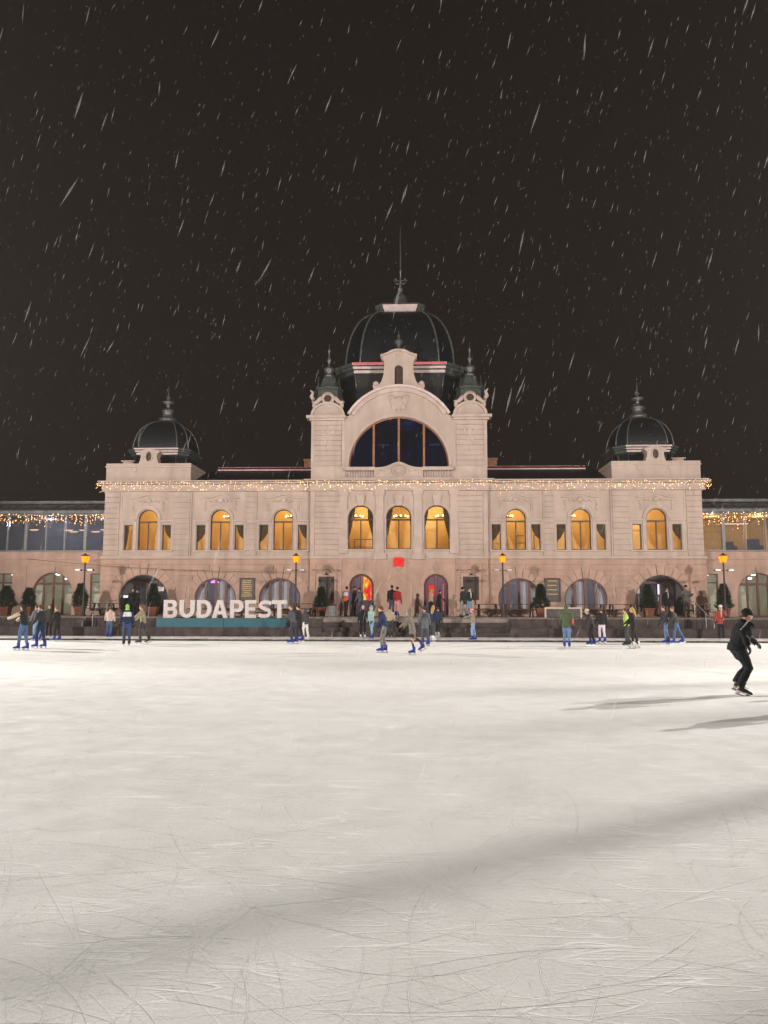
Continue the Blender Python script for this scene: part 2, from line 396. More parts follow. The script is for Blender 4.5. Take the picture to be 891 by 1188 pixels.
def window(parent, loop, y, fw, fmat, xs=(), zs=(), bar=0.05, pane='pane', name='window', depth=0.10, topbars=True):
    """frame ring as the part; mullions, transoms and panes as sub-parts"""
    inn = inset(loop, fw)
    o = MB().prism([loop, inn], y, y + depth).build(name, fmat, parent)
    lo = min(p[1] for p in loop); hi = max(p[1] for p in loop); xa = min(p[0] for p in loop); xb = max(p[0] for p in loop)
    X = [xa] + sorted(xs) + [xb]; Z = [lo] + sorted(zs) + [hi]
    for i in range(len(Z) - 1):
        top = (i == len(Z) - 2 and len(zs) and not topbars)
        XX = [xa, xb] if top else X
        for j in range(len(XX) - 1):
            p = clip(inn, XX[j] + (bar / 2 if j else 0), XX[j + 1] - (bar / 2 if j < len(XX) - 2 else 0), Z[i] + (bar / 2 if i else 0), Z[i + 1] - (bar / 2 if i < len(Z) - 2 else 0))
            if len(p) > 2: MB().prism([p], y + depth * 0.45, y + depth * 0.45 + 0.008).build('pane', pane, o)
        if not top:
            for x in xs:
                p = clip(inn, x - bar / 2, x + bar / 2, Z[i], Z[i + 1])
                if len(p) > 2: MB().prism([p], y + 0.012, y + depth - 0.012).build('mullion', fmat, o)
    for z in zs:
        p = clip(inn, None, None, z - bar / 2 - 0.012, z + bar / 2 + 0.012)
        if len(p) > 2: MB().prism([p], y + 0.003, y + depth - 0.003).build('transom', fmat, o)
    return o
def room(parent, x0, x1, y0, y1, z0, z1, mat):
    v = [(x0, y0, z0), (x1, y0, z0), (x1, y1, z0), (x0, y1, z0), (x0, y0, z1), (x1, y0, z1), (x1, y1, z1), (x0, y1, z1)]
    m = MB().add(v, [(0, 1, 2, 3), (4, 7, 6, 5), (1, 5, 6, 2), (2, 6, 7, 3), (3, 7, 4, 0)])
    return m.build('room', mat, parent, fix=False)

# ================================================================== SETTING
TZ = 1.1                                   # terrace level
g = MB(); g.add([(-180, -180, -0.05), (180, -180, -0.05), (180, 180, -0.05), (-180, 180, -0.05)], [(0, 1, 2, 3)])
tag(g.build('ground', 'night_ground'), kind='structure')
ice = MB(); ice.add([(-27, -30, 0), (27, -30, 0), (27, 38.7, 0), (-27, 38.7, 0)], [(0, 1, 2, 3)])
tag(ice.build('ice_rink', 'ice'), kind='structure')
kb = MB().box(-46, 46, 38.7, 41.35, -0.25, 0.10).build('kerb', 'kerb_snow'); tag(kb, kind='structure')
MB().box(-46, 46, 38.66, 38.697, -0.2, 0.085).build('kerb_face', 'rubber', kb)
tr = MB().box(-46, 46, 42.2, 60, -0.25, TZ).build('terrace', 'paving'); tag(tr, kind='structure')
st = empty('terrace_steps'); tag(st, kind='structure')
x = -46.0
rs_ = random.Random(4)
def step_stone(x0, x1, y0, y1, z0, z1):
    o = MB().box(x0 + .006, x1 - .006, y0 + rs_.uniform(0, .012), y1, z0, z1 - 0.05).build('step_stone', 'stone', st)
    MB().box(x0 + .004, x1 - .004, y0 - 0.03 + rs_.uniform(0, .008), y1, z1 - 0.05, z1 + rs_.uniform(-.004, .004)).build('tread', 'stone_edge' if z1 > 1 else 'stone', o)
while x < 46:                              # seating steps either side, stair flight in the middle
    x1 = x + 2.0
    if -4.6 < (x + x1) / 2 < 5.2:
        for k, (ya, zb) in enumerate(((41.35, .35), (41.6, .6), (41.9, .85), (42.2, 1.1))):
            step_stone(x, x1, ya, 42.19 if k < 3 else 42.75, 0.0 if k == 0 else zb - .25 + 0.002, zb + (0.003 if k == 3 else 0))
    else:
        step_stone(x, x1, 41.35, 42.19, 0.0, .58)
        step_stone(x, x1, 42.17, 42.75, .582, 1.103)
    x = x1
# paving slabs on the terrace front strip
for i in range(-23, 23):
    MB().box(i * 2 + .01, i * 2 + 1.99, 42.76, 44.4, TZ - .05, TZ + 0.012 + rs_.uniform(-.003, .003)).build('slab', 'paving', tr)

# ================================================================== PAVILION
FY = 47.0; CY = 46.7
B = empty('ice_rink_pavilion', (0, 0, 0))
tag(B, 'long pale pink historic pavilion with central dome, arched windows and lit amber rooms', 'building')
TRI = (15.63, 11.08, 7.15)
WIN_G = (11.25, 7.28); DOOR_G = 15.72
def mir(fn):
    for s in (-1, 1): fn(s)

# ---- walls
def wing_wall(s):
    lo = [horseshoe(s * DOOR_G, 2.03, 1.55, TZ + .001)] + [horseshoe(s * c, 2.10, 1.28, 1.45) for c in WIN_G]
    # the doorway reaches the floor: cut the outline there
    o_ = [(min(s * 5.42, s * 18.45), TZ - .3), (max(s * 5.42, s * 18.45), TZ - .3), (max(s * 5.42, s * 18.45), 4.55), (min(s * 5.42, s * 18.45), 4.55)]
    MB().prism([o_] + lo, FY, FY + .35).build('wall', 'stucco_low', B)
    up = []
    for c in TRI:
        c = s * c
        up += [arch(c, .60, 5.11, 7.63), rect(c - 1.475, c - .925, 5.11, 6.68), rect(c + .925, c + 1.475, 5.11, 6.68)]
    o_ = rect(min(s * 5.42, s * 18.37), max(s * 5.42, s * 18.37), 4.55, 9.38)
    MB().prism([o_] + up, FY + .03, FY + .35).build('wall', 'stucco', B)
    MB().box(s * 18.05, s * 18.37, FY + .352, 58, TZ - .3, 9.38).build('side_wall', 'stucco', B)
mir(wing_wall)
MB().prism([rect(-5.42, 5.42, TZ - .3, 4.55)] + [arch(s * 2.25, .735, TZ + .001, 3.63) for s in (-1, 1)], CY, FY + .35).build('wall', 'stucco_low', B)
MB().prism([rect(-5.42, 5.42, 4.552, 9.38)] + [arch(c, .765, 5.14, 7.82) for c in (-2.33, 0, 2.33)], CY + .03, FY + .35).build('wall', 'stucco', B)
MB().box(-18.37, 18.37, 58, 58.3, TZ - .3, 9.38).build('back_wall', 'stucco', B)

# ---- rusticated courses (each its own piece) and voussoirs
def course(x0, x1, z0, z1, y, mat, pr=0.065):
    if x1 - x0 < .12: return
    MB().box(x0, x1, y - pr, y + .01, z0, z1).build('course', mat, B)
H = 0.345
for r in range(10):
    z0 = TZ + r * H + .024; z1 = TZ + (r + 1) * H - .024
    if z1 > 4.56: z1 = 4.54
    for s in (-1, 1):
        holes = []
        for cxx, cz, rr in [(DOOR_G, 2.03, 1.55)] + [(c, 2.10, 1.28) for c in WIN_G]:
            R_ = rr + (.55 if z0 > cz - .1 else .12)
            hw = 0
            for zz in (z0, (z0 + z1) / 2, z1):
                d = R_ * R_ - (zz - cz) ** 2
                if d > 0: hw = max(hw, math.sqrt(d))
            if hw: holes.append((cxx - hw, cxx + hw))
        if z0 < 3.4 and z1 > 2.0: holes.append((8.76, 9.78))
        xs = 5.47; e = 18.44
        for a, b in sorted(holes):
            if a > xs: course(*sorted((s * xs, s * a)), z0, z1, FY, 'stucco_low')
            xs = max(xs, b)
        if xs < e: course(*sorted((s * xs, s * e)), z0, z1, FY, 'stucco_low')
        # tower piers
        ph = [(3.7, 5.05)] if z0 < 3.95 and z1 > 1.9 else []
        xs = 3.45
        for a, b in ph:
            course(*sorted((s * xs, s * a)), z0, z1, CY, 'stucco_low'); xs = b
        course(*sorted((s * xs, s * 5.4)), z0, z1, CY, 'stucco_low')
def piers(s):
    n = 12; hh = (8.72 - 4.74) / n
    for k in range(n):
        z0 = 4.74 + k * hh + .024; z1 = 4.74 + (k + 1) * hh - .024
        for a, b in ((17.42, 18.36), (12.98, 14.02), (8.78, 9.46)):
            course(*sorted((s * a, s * b)), z0, z1, FY + .03, 'stucco')
        course(*sorted((s * 3.62, s * 5.12)), z0, z1, CY + .03, 'stucco')
    n = 9; hh = (13.15 - 10.28) / n
    for k in range(n):
        z0 = 10.28 + k * hh + .018; z1 = 10.28 + (k + 1) * hh - .018
        course(*sorted((s * 3.55, s * 5.25)), z0, z1, 46.8, 'stucco', .06)
mir(piers)
def vouss(cx, cz, r0, r1, n, a0, a1, y, key=True):
    for k in range(n):
        t0 = a0 + (a1 - a0) * k / n + .012; t1 = a0 + (a1 - a0) * (k + 1) / n - .012
        kk = key and k == n // 2
        q1 = r1 + (.17 if kk else (.06 if k % 2 else 0)); pr = .085 if kk else .05
        P = [(cx + r0 * math.cos(t0), cz + r0 * math.sin(t0)), (cx + q1 * math.cos(t0), cz + q1 * math.sin(t0)),
             (cx + q1 * math.cos(t1), cz + q1 * math.sin(t1)), (cx + r0 * math.cos(t1), cz + r0 * math.sin(t1))]
        MB().prism([P], y - pr, y + .01).build('keystone' if kk else 'voussoir', 'stucco_low_trim', B)
mir(lambda s: (vouss(s * DOOR_G, 2.03, 1.58, 2.12, 11, R(8), R(172), FY), [vouss(s * c, 2.10, 1.31, 1.85, 11, R(8), R(172), FY) for c in WIN_G]))

# ---- horizontal mouldings
def band(x0, x1, z0, z1, y, pr, mat, name='string_course'):
    MB().box(x0, x1, y - pr, y + .005, z0, z1).build(name, mat, B)
def bands(s):
    a, b = sorted((s * 5.46, s * 18.5))
    band(a, b, 4.56, 4.66, FY + .03, .16, 'stucco_trim'); band(a, b, 4.66, 4.72, FY + .03, .10, 'stucco_trim')
    for c in TRI:
        band(s * c - 1.66, s * c + 1.66, 5.0, 5.09, FY + .03, .12, 'stucco_trim', 'sill')
        for q in (-1, 1):
            x0, x1 = sorted((s * c + q * .74, s * c + q * 1.66))
            band(x0, x1, 6.86, 6.97, FY + .03, .11, 'stucco_trim', 'window_cornice')
            x0, x1 = sorted((s * c + q * .68, s * c + q * .86))
            band(x0, x1, 5.1, 6.86, FY + .03, .06, 'stucco_trim', 'jamb')
            x0, x1 = sorted((s * c + q * 1.52, s * c + q * 1.64))
            band(x0, x1, 5.1, 6.86, FY + .03, .04, 'stucco_trim', 'jamb')
        n = 18
        ring = [(s * c + .84 * math.cos(math.pi * k / n), 7.03 + .84 * math.sin(math.pi * k / n)) for k in range(n + 1)] + \
               [(s * c + .66 * math.cos(math.pi * k / n), 7.03 + .66 * math.sin(math.pi * k / n)) for k in range(n, -1, -1)]
        MB().prism([ring], FY - .05, FY + .035).build('archivolt', 'stucco_trim', B)
        # swan-neck hood with relief ornament under it
        top = [(t, 8.36 + .22 * math.exp(-(t / .45) ** 2) ) for t in [-1.15 + .115 * k for k in range(21)]]
        hood = [(s * c + t, z) for t, z in top] + [(s * c + t, z - .07) for t, z in reversed(top)]
        MB().prism([hood], FY - .09, FY + .035).build('hood_mould', 'stucco_trim', B)
        orn = MB()
        orn.ell((s * c, FY - .01, 8.20), (.2, .07, .16), 10, 6)
        for q in (-1, 1):
            orn.ell((s * c + q * .34, FY, 8.12), (.12, .05, .09), 8, 5); orn.ell((s * c + q * .62, FY, 8.14), (.12, .05, .07), 8, 5)
            orn.ell((s * c + q * .95, FY, 7.98), (.07, .05, .2), 8, 5); orn.ell((s * c + q * .95, FY, 7.65), (.06, .04, .14), 8, 5)
        orn.build('relief_ornament', 'stucco_trim', B, True)
        band(s * c - 1.68, s * c - 1.64, 7.05, 8.72, FY + .03, .03, 'stucco_trim', 'panel_edge')
        band(s * c + 1.64, s * c + 1.68, 7.05, 8.72, FY + .03, .03, 'stucco_trim', 'panel_edge')
    a, b = sorted((s * 12.86, s * 12.95)); band(a, b, TZ, 8.74, FY + .01, .07, 'stucco', 'downpipe_groove')
    a, b = sorted((s * 5.45, s * 18.55))
    band(a, b, 8.76, 8.84, FY + .03, .16, 'stucco_trim', 'architrave')
    band(a, b, 8.84, 9.2, FY + .03, .09, 'stucco_trim', 'frieze')
    a, b = sorted((s * 5.45, s * 18.72))
    MB().box(a, b, FY - .36, FY + .4, 9.2, 9.30).build('cornice', 'stucco_trim', B)
    MB().box(a, b, FY - .44, FY + .4, 9.302, 9.40).build('cornice', 'stucco_trim', B)
mir(bands)
band(-5.44, 5.44, 4.56, 4.64, CY + .03, .10, 'stucco_trim')
band(-5.44, -1.7, 4.642, 4.70, CY + .03, .06, 'stucco_trim'); band(1.7, 5.44, 4.642, 4.70, CY + .03, .06, 'stucco_trim')
band(-5.5, 5.5, 8.72, 8.80, CY + .03, .14, 'stucco_trim', 'architrave'); band(-5.48, 5.48, 8.80, 9.2, CY + .03, .08, 'stucco_trim', 'frieze')
MB().box(-5.72, 5.72, CY - .36, FY + .3, 9.203, 9.304).build('cornice', 'stucco_trim', B)
MB().box(-5.8, 5.8, CY - .43, FY + .3, 9.306, 9.405).build('cornice', 'stucco_trim', B)
band(-3.3, 3.3, 5.03, 5.12, CY + .03, .12, 'stucco_trim', 'sill')

# ---- tower front: pilasters between the three windows, keystones, plinths
for c in (-3.38, -1.17, 1.17, 3.38):
    band(c - .24, c + .24, 5.66, 8.45, CY + .03, .10, 'stucco_trim', 'pilaster')
    band(c - .30, c + .30, 8.45, 8.72, CY + .03, .15, 'stucco_trim', 'capital')
    band(c - .27, c + .27, 4.86, 5.66, CY + .03, .14, 'stucco_trim', 'pedestal')
    if abs(c) < 2: band(c - .40, c + .40, 4.50, 4.86, CY + .03, .17, 'stucco_trim', 'pedestal')
    band(c - .32, c + .32, 5.62, 5.70, CY + .03, .165, 'stucco_trim', 'pedestal_cap')
for c in (-2.33, 0, 2.33):
    n = 18
    ring = [(c + .93 * math.cos(math.pi * k / n), 7.055 + .93 * math.sin(math.pi * k / n)) for k in range(n + 1)] + \
           [(c + .80 * math.cos(math.pi * k / n), 7.055 + .80 * math.sin(math.pi * k / n)) for k in range(n, -1, -1)]
    MB().prism([ring], CY - .04, CY + .035).build('archivolt', 'stucco_trim', B)
    MB().prism([[(c - .17, 7.80), (c + .17, 7.80), (c + .27, 8.42), (c - .27, 8.42)]], CY - .12, CY + .035).build('keystone', 'stucco_trim', B)
for s in (-1, 1):
    a, b = sorted((s * 5.14, s * 5.42)); band(a, b, 4.72, 8.7, CY + .03, .05, 'stucco', 'pilaster')
# blind arch and door surrounds
n = 18
ring = [(.82 * math.cos(math.pi * k / n), 2.88 + .82 * math.sin(math.pi * k / n)) for k in range(n + 1)] + [(-.82, TZ), (-.68, TZ)] + \
       [(.68 * math.cos(math.pi * k / n), 2.88 + .68 * math.sin(math.pi * k / n)) for k in range(n, -1, -1)] + [(.68, TZ), (.82, TZ)]
MB().prism([ring], CY - .05, CY + .01).build('blind_arch', 'stucco_low_trim', B)
for c in (-2.25, 2.25):
    ring = [(c + 1.0 * math.cos(math.pi * k / n), 2.895 + 1.0 * math.sin(math.pi * k / n)) for k in range(n + 1)] + \
           [(c + .76 * math.cos(math.pi * k / n), 2.895 + .76 * math.sin(math.pi * k / n)) for k in range(n, -1, -1)]
    MB().prism([ring], CY - .04, CY + .01).build('archivolt', 'stucco_low_trim', B)
for c in (-2.25, 0, 2.25):
    MB().prism([[(c - .12, 3.85), (c + .12, 3.85), (c + .17, 4.2), (c - .17, 4.2)]], CY - .08, CY + .01).build('keystone', 'stucco_low_trim', B)
band(-3.4, 3.4, 4.28, 4.33, CY, .03, 'stucco_low_trim')

# ---- lamps on piers, framed notice boards (things) are added later
# ---- upper tower with the great arch and curved gable
n = 40
gab = [(-5.42, 9.41), (5.42, 9.41), (5.42, 13.45), (3.08, 13.45)]
for k in range(n + 1):
    a = R(30) + R(120) * k / n
    xx = 3.58 * math.cos(a); zz = 11.66 + 3.58 * math.sin(a)
    gab.append((xx, zz))
gab.append((-3.08, 13.45)); gab.append((-5.42, 13.45))
gab = [p for i, p in enumerate(gab) if i < 4 or i >= len(gab) - 2 or (abs(p[0]) < 3.06)]
MB().prism([gab, arch(0, 3.08, 9.95, 13.38, 40)], 46.8, 47.25).build('tower_wall', 'stucco', B)
def arc_ring(r0, r1, cz, a0, a1, y0, y1, mat, name, n=40, cx=0):
    P = [(cx + r1 * math.cos(a0 + (a1 - a0) * k / n), cz + r1 * math.sin(a0 + (a1 - a0) * k / n)) for k in range(n + 1)] + \
        [(cx + r0 * math.cos(a0 + (a1 - a0) * k / n), cz + r0 * math.sin(a0 + (a1 - a0) * k / n)) for k in range(n, -1, -1)]
    return MB().prism([P], y0, y1).build(name, mat, B)
arc_ring(3.10, 3.24, 10.30, 0, math.pi, 46.73, 46.81, 'stucco_trim', 'archivolt')
arc_ring(3.30, 3.60, 11.66, R(33), R(147), 46.70, 46.81, 'stucco_trim', 'gable_mould')
arc_ring(3.56, 3.72, 11.66, R(31), R(149), 46.55, 47.3, 'eave_white', 'gable_coping')
# heart-shaped relief over the arch
o = MB(); o.ell((0, 46.78, 14.25), (.34, .12, .42), 14, 8)
for q in (-1, 1):
    o.ell((q * .38, 46.79, 14.42), (.22, .09, .30), 10, 6); o.ell((q * .30, 46.79, 14.0), (.2, .08, .22), 10, 6); o.ell((q * .55, 46.8, 14.62), (.13, .07, .13), 8, 5)
o.ell((0, 46.79, 13.78), (.14, .07, .16), 8, 5); o.build('heart_cartouche', 'stucco_trim', B, True)
def tower_side(s):
    a, b = sorted((s * 3.32, s * 5.42))
    MB().box(a, b, 46.74, 46.805, 9.42, 10.2).build('pedestal', 'stucco_trim', B)
    MB().box(a - .04, b + .04, 46.70, 46.806, 10.2, 10.27).build('pedestal_cap', 'stucco_trim', B)
    a, b = sorted((s * 5.26, s * 5.44)); MB().box(a, b, 46.765, 46.806, 10.28, 13.14).build('pilaster', 'stucco_trim', B)
    a, b = sorted((s * 3.34, s * 3.52)); MB().box(a, b, 46.765, 46.806, 10.28, 13.14).build('pilaster', 'stucco_trim', B)
    a, b = sorted((s * 3.36, s * 5.56)); MB().box(a, b, 46.66, 47.3, 13.15, 13.27).build('tower_cornice', 'stucco_trim', B)
    a, b = sorted((s * 3.30, s * 5.74)); MB().box(a, b, 46.5, 47.35, 13.272, 13.45).build('tower_cornice', 'stucco_trim', B)
    # pendant relief on the pier
    o = MB(); o.ell((s * 4.4, 46.76, 12.75), (.55, .05, .10), 10, 5); o.ell((s * 4.4, 46.76, 12.4), (.16, .06, .3), 8, 6)
    for q in (-1, 1): o.ell((s * 4.4 + q * .32, 46.76, 12.5), (.1, .05, .22), 8, 5); o.ell((s * 4.4 + q * .16, 46.76, 11.95), (.12, .05, .13), 8, 5)
    o.ell((s * 4.4, 46.76, 11.6), (.1, .05, .16), 8, 5); o.ell((s * 4.4, 46.76, 11.25), (.07, .05, .09), 8, 5)
    o.build('pier_relief', 'stucco_trim', B, True)
    # lunette pediment with roundel
    L = [(s * 4.42 + .98 * math.cos(math.pi * k / 24), 13.45 + .80 * math.sin(math.pi * k / 24)) for k in range(25)]
    MB().prism([L], 46.72, 47.4).build('lunette', 'stucco', B)
    L2 = [(s * 4.42 + 1.06 * math.cos(math.pi * k / 24), 13.45 + .87 * math.sin(math.pi * k / 24)) for k in range(25)]
    MB().prism([L2 + [(s * 4.42 + .9 * math.cos(math.pi * k / 24), 13.45 + .73 * math.sin(math.pi * k / 24)) for k in range(24, -1, -1)]], 46.62, 47.42).build('lunette_mould', 'stucco_trim', B)
    o = MB()
    o.prism([[(s * 4.42 + .40 * math.cos(2 * math.pi * k / 24), 14.56 + .40 * math.sin(2 * math.pi * k / 24)) for k in range(24)],
             [(s * 4.42 + .24 * math.cos(2 * math.pi * k / 24), 14.56 + .24 * math.sin(2 * math.pi * k / 24)) for k in range(24)]], 46.66, 46.95)
    for q in (-1, 1):
        o.tube([(s * 4.42 + q * t, 46.82, z) for t, z in ((.32, 14.66), (.5, 14.55), (.68, 14.36), (.86, 14.28), (.95, 14.38), (.88, 14.48))], [.13, .15, .14, .12, .1, .07], 8)
        o.ell((s * 4.42 + q * .86, 46.85, 14.16), (.14, .14, .26), 8, 6)
    r_ = o.build('roundel', 'stucco_trim', B, True)
    MB().prism([[(s * 4.42 + .24 * math.cos(2 * math.pi * k / 24), 14.56 + .24 * math.sin(2 * math.pi * k / 24)) for k in range(24)]], 46.78, 46.9).build('roundel_disc', 'brown', r_)
    # corner turret with two-tier roof and finial
    c = s * 4.52; yy = 48.1
    o = MB().lathe(c, yy, [(.92, 13.4), (.92, 14.55), (1.06, 14.62), (1.06, 14.72), (.92, 14.8), (.86, 15.3), (.95, 15.36), (.95, 15.46), (.62, 15.6), (.50, 15.95), (.40, 16.25), (.30, 16.3)], 8).build('turret', 'copper', B)
    MB().lathe(c, yy, [(.30, 16.25), (.34, 16.42), (.16, 16.5), (.30, 16.68), (.36, 16.86), (.10, 17.0), (.07, 17.25), (.16, 17.42), (.06, 17.6), (.05, 17.95), (.11, 18.05), (.03, 18.18), (.02, 18.55)], 12).build('finial', 'zinc', o, True)
    MB().lathe(s * 5.25, 48.6, [(.16, 14.2), (.18, 15.4), (.10, 15.5), (.2, 15.75), (.05, 16.0), (.04, 16.5)], 8).build('urn', 'copper', B, True)
    o = MB(); o.tube([(s * 5.35, 47.2, 14.55), (s * 5.5, 47.15, 14.8), (s * 5.42, 47.15, 15.05), (s * 5.58, 47.1, 15.2)], [.12, .14, .1, .04], 8); o.build('acroterion', 'stucco_trim', B, True)
mir(tower_side)
for s in (-1, 1): MB().box(*sorted((s * 5.0, s * 5.40)), 47.27, 57.6, 9.42, 13.26).build('tower_side_wall', 'stucco', B)
MB().box(-5.40, 5.40, 57.62, 58, 9.40, 13.26).build('tower_back_wall', 'stucco', B)
MB().box(-5.45, 5.45, 47.27, 58.02, 13.265, 13.40).build('tower_roof', 'slate', B)
# small niche gable on top
half = [(1.56, 15.05), (1.62, 15.35), (1.55, 15.55), (1.40, 15.62), (1.32, 15.48), (1.20, 15.44), (1.08, 15.62), (.95, 16.05), (.90, 16.55), (.92, 16.85), (1.00, 17.0), (1.12, 17.12), (1.14, 17.32), (.95, 17.36), (.72, 17.45), (.45, 17.60), (.2, 17.66), (0, 17.67)]
nz_ = [(-x_, z_) for x_, z_ in half[:-1]]
NG = half + list(reversed(nz_))
o = MB().prism([NG, arch(0, .26, 15.42, 16.66, 12)], 46.72, 47.2).build('niche_gable', 'stucco', B)
MB().prism([arch(0, .27, 15.40, 16.67, 12)], 46.9, 47.1).build('niche_shutter', 'brown', o)
cap = half[11:]; CP = cap + [(-x_, z_) for x_, z_ in reversed(cap[:-1])]
low = [(x_ * .96, z_ - .13) for x_, z_ in cap]; LP = low + [(-x_, z_) for x_, z_ in reversed(low[:-1])]
MB().prism([CP + list(reversed(LP))], 46.6, 46.75).build('gable_cap', 'stucco_trim', o)
for q in (-1, 1): MB().lathe(q * 1.42, 46.7, [(0.01, 15.33), (.17, 15.38), (.19, 15.5), (.1, 15.6), (.01, 15.64)], 10).build('volute', 'stucco_trim', o, True)
MB().lathe(0, 46.95, [(.16, 17.6), (.18, 17.75), (.09, 17.85), (.12, 17.95), (.26, 18.15), (.27, 18.3), (.12, 18.38), (.08, 18.5), (.13, 18.62), (.05, 18.72), (.03, 18.95)], 12).build('gable_finial', 'copper', B, True)
# balustrade and cartouche on the balcony
bal = MB().box(-3.3, 3.3, 46.42, 46.62, 9.408, 9.52).build('balustrade', 'stucco_trim', B)
for s in (-1, 1):
    a, b = sorted((s * 1.45, s * 3.3)); MB().box(a, b, 46.40, 46.64, 9.95, 10.16).build('handrail', 'stucco_trim', bal)
    for k in range(10):
        xx = s * (1.62 + k * .155)
        MB().lathe(xx, 46.52, [(.035, 9.52), (.058, 9.60), (.05, 9.72), (.03, 9.80), (.04, 9.95)], 8).build('baluster', 'stucco_trim', bal, True)
t = [(-1.5 + .1 * k) for k in range(31)]
P = [(q, 10.13 + .34 * math.exp(-(q / .62) ** 2)) for q in t]
MB().prism([P + [(1.5, 9.53), (-1.5, 9.53)]], 46.42, 46.66).build('cartouche_panel', 'stucco', bal)
o = MB().prism([[(.42 * math.cos(2 * math.pi * k / 24), 9.93 + .36 * math.sin(2 * math.pi * k / 24)) for k in range(24)], [(.30 * math.cos(2 * math.pi * k / 24), 9.93 + .25 * math.sin(2 * math.pi * k / 24)) for k in range(24)]], 46.34, 46.45)
o.ell((0, 46.42, 9.93), (.2, .07, .18), 10, 6)
for q in (-1, 1): o.ell((q * .85, 46.42, 9.95), (.28, .05, .09), 8, 5); o.ell((q * 1.3, 46.42, 9.82), (.12, .05, .17), 8, 5)
o.build('cartouche', 'stucco_trim', bal, True)

# ---- attic blocks, dormers and small domes over the wing ends
def sq(cx, cy, a, c, z):
    return [(cx - a + c, cy - a, z), (cx + a - c, cy - a, z), (cx + a, cy - a + c, z), (cx + a, cy + a - c, z), (cx + a - c, cy + a, z), (cx - a + c, cy + a, z), (cx - a, cy + a - c, z), (cx - a, cy - a + c, z)]
def dome_on(cx, cy, base, top, a0, a1, ch, z_eave0, z_eave1, over, drum, finial, ribr, n=12, led=None):
    d = MB()
    prof = []
    for k in range(n + 1):
        th = math.pi / 2 * k / n
        prof.append((a1 + (a0 - a1) * math.cos(th) ** 0.92, z_eave1 + (top - z_eave1) * math.sin(th)))
    d.rings([sq(cx, cy, a, a * ch, z) for a, z in prof])
    dome = d.build('dome', 'slate', B)
    for i in range(8):
        path = [Vector(sq(cx, cy, a * 1.006, a * 1.006 * ch, z)[i]) for a, z in prof]
        MB().tube(path, ribr, 6).build('rib', 'zinc', dome, True)
    dr = MB(); dr.rings([sq(cx, cy, a, a * ch, z) for a, z in drum]); drum_o = dr.build('drum', 'slate', B)
    for i in range(8):
        path = [Vector(sq(cx, cy, a * 1.006, a * 1.006 * ch, z)[i]) for a, z in drum]
        MB().tube(path, ribr, 6).build('rib', 'zinc', drum_o, True)
    e = z_eave1 - z_eave0; A = a0 + over
    ev = MB(); ev.rings([sq(cx, cy, a, a * ch, z) for a, z in ((A - .38 * over - .15, z_eave0), (A - .1 * over - .1, z_eave0 + .14 * e), (A - .1 * over - .1, z_eave0 + .40 * e), (A - .02, z_eave0 + .46 * e), (A - .02, z_eave0 + .66 * e), (A + .06, z_eave0 + .72 * e), (A + .08, z_eave0 + .95 * e), (A - .1, z_eave1), (a0 * .9, z_eave1 + .01))])
    eo = ev.build('eave', 'copper', B)
    m = MB(); hx = (A + .08) * (1 - ch)           # pale front fascia boards
    m.box(cx - hx, cx + hx, cy - A - .115, cy - A - .05, z_eave0 + .74 * e, z_eave0 + .93 * e); m.box(cx - hx + .05, cx + hx - .05, cy - A - .03, cy - A + .03, z_eave0 + .45 * e, z_eave0 + .64 * e)
    m.box(cx - hx + .1, cx + hx - .1, cy - A + .1 * over + .06, cy - A + .1 * over + .12, z_eave0 + .15 * e, z_eave0 + .38 * e)
    m.build('fascia', 'eave_white', eo)
    if led:
        MB().box(cx - hx * .99, cx + hx * .99, cy - A - .125, cy - A - .117, z_eave0 + .76 * e, z_eave0 + .91 * e).build('led_strip', led, eo)
    MB().lathe(cx, cy, finial, 14).build('finial', 'zinc', dome, True)
    return dome
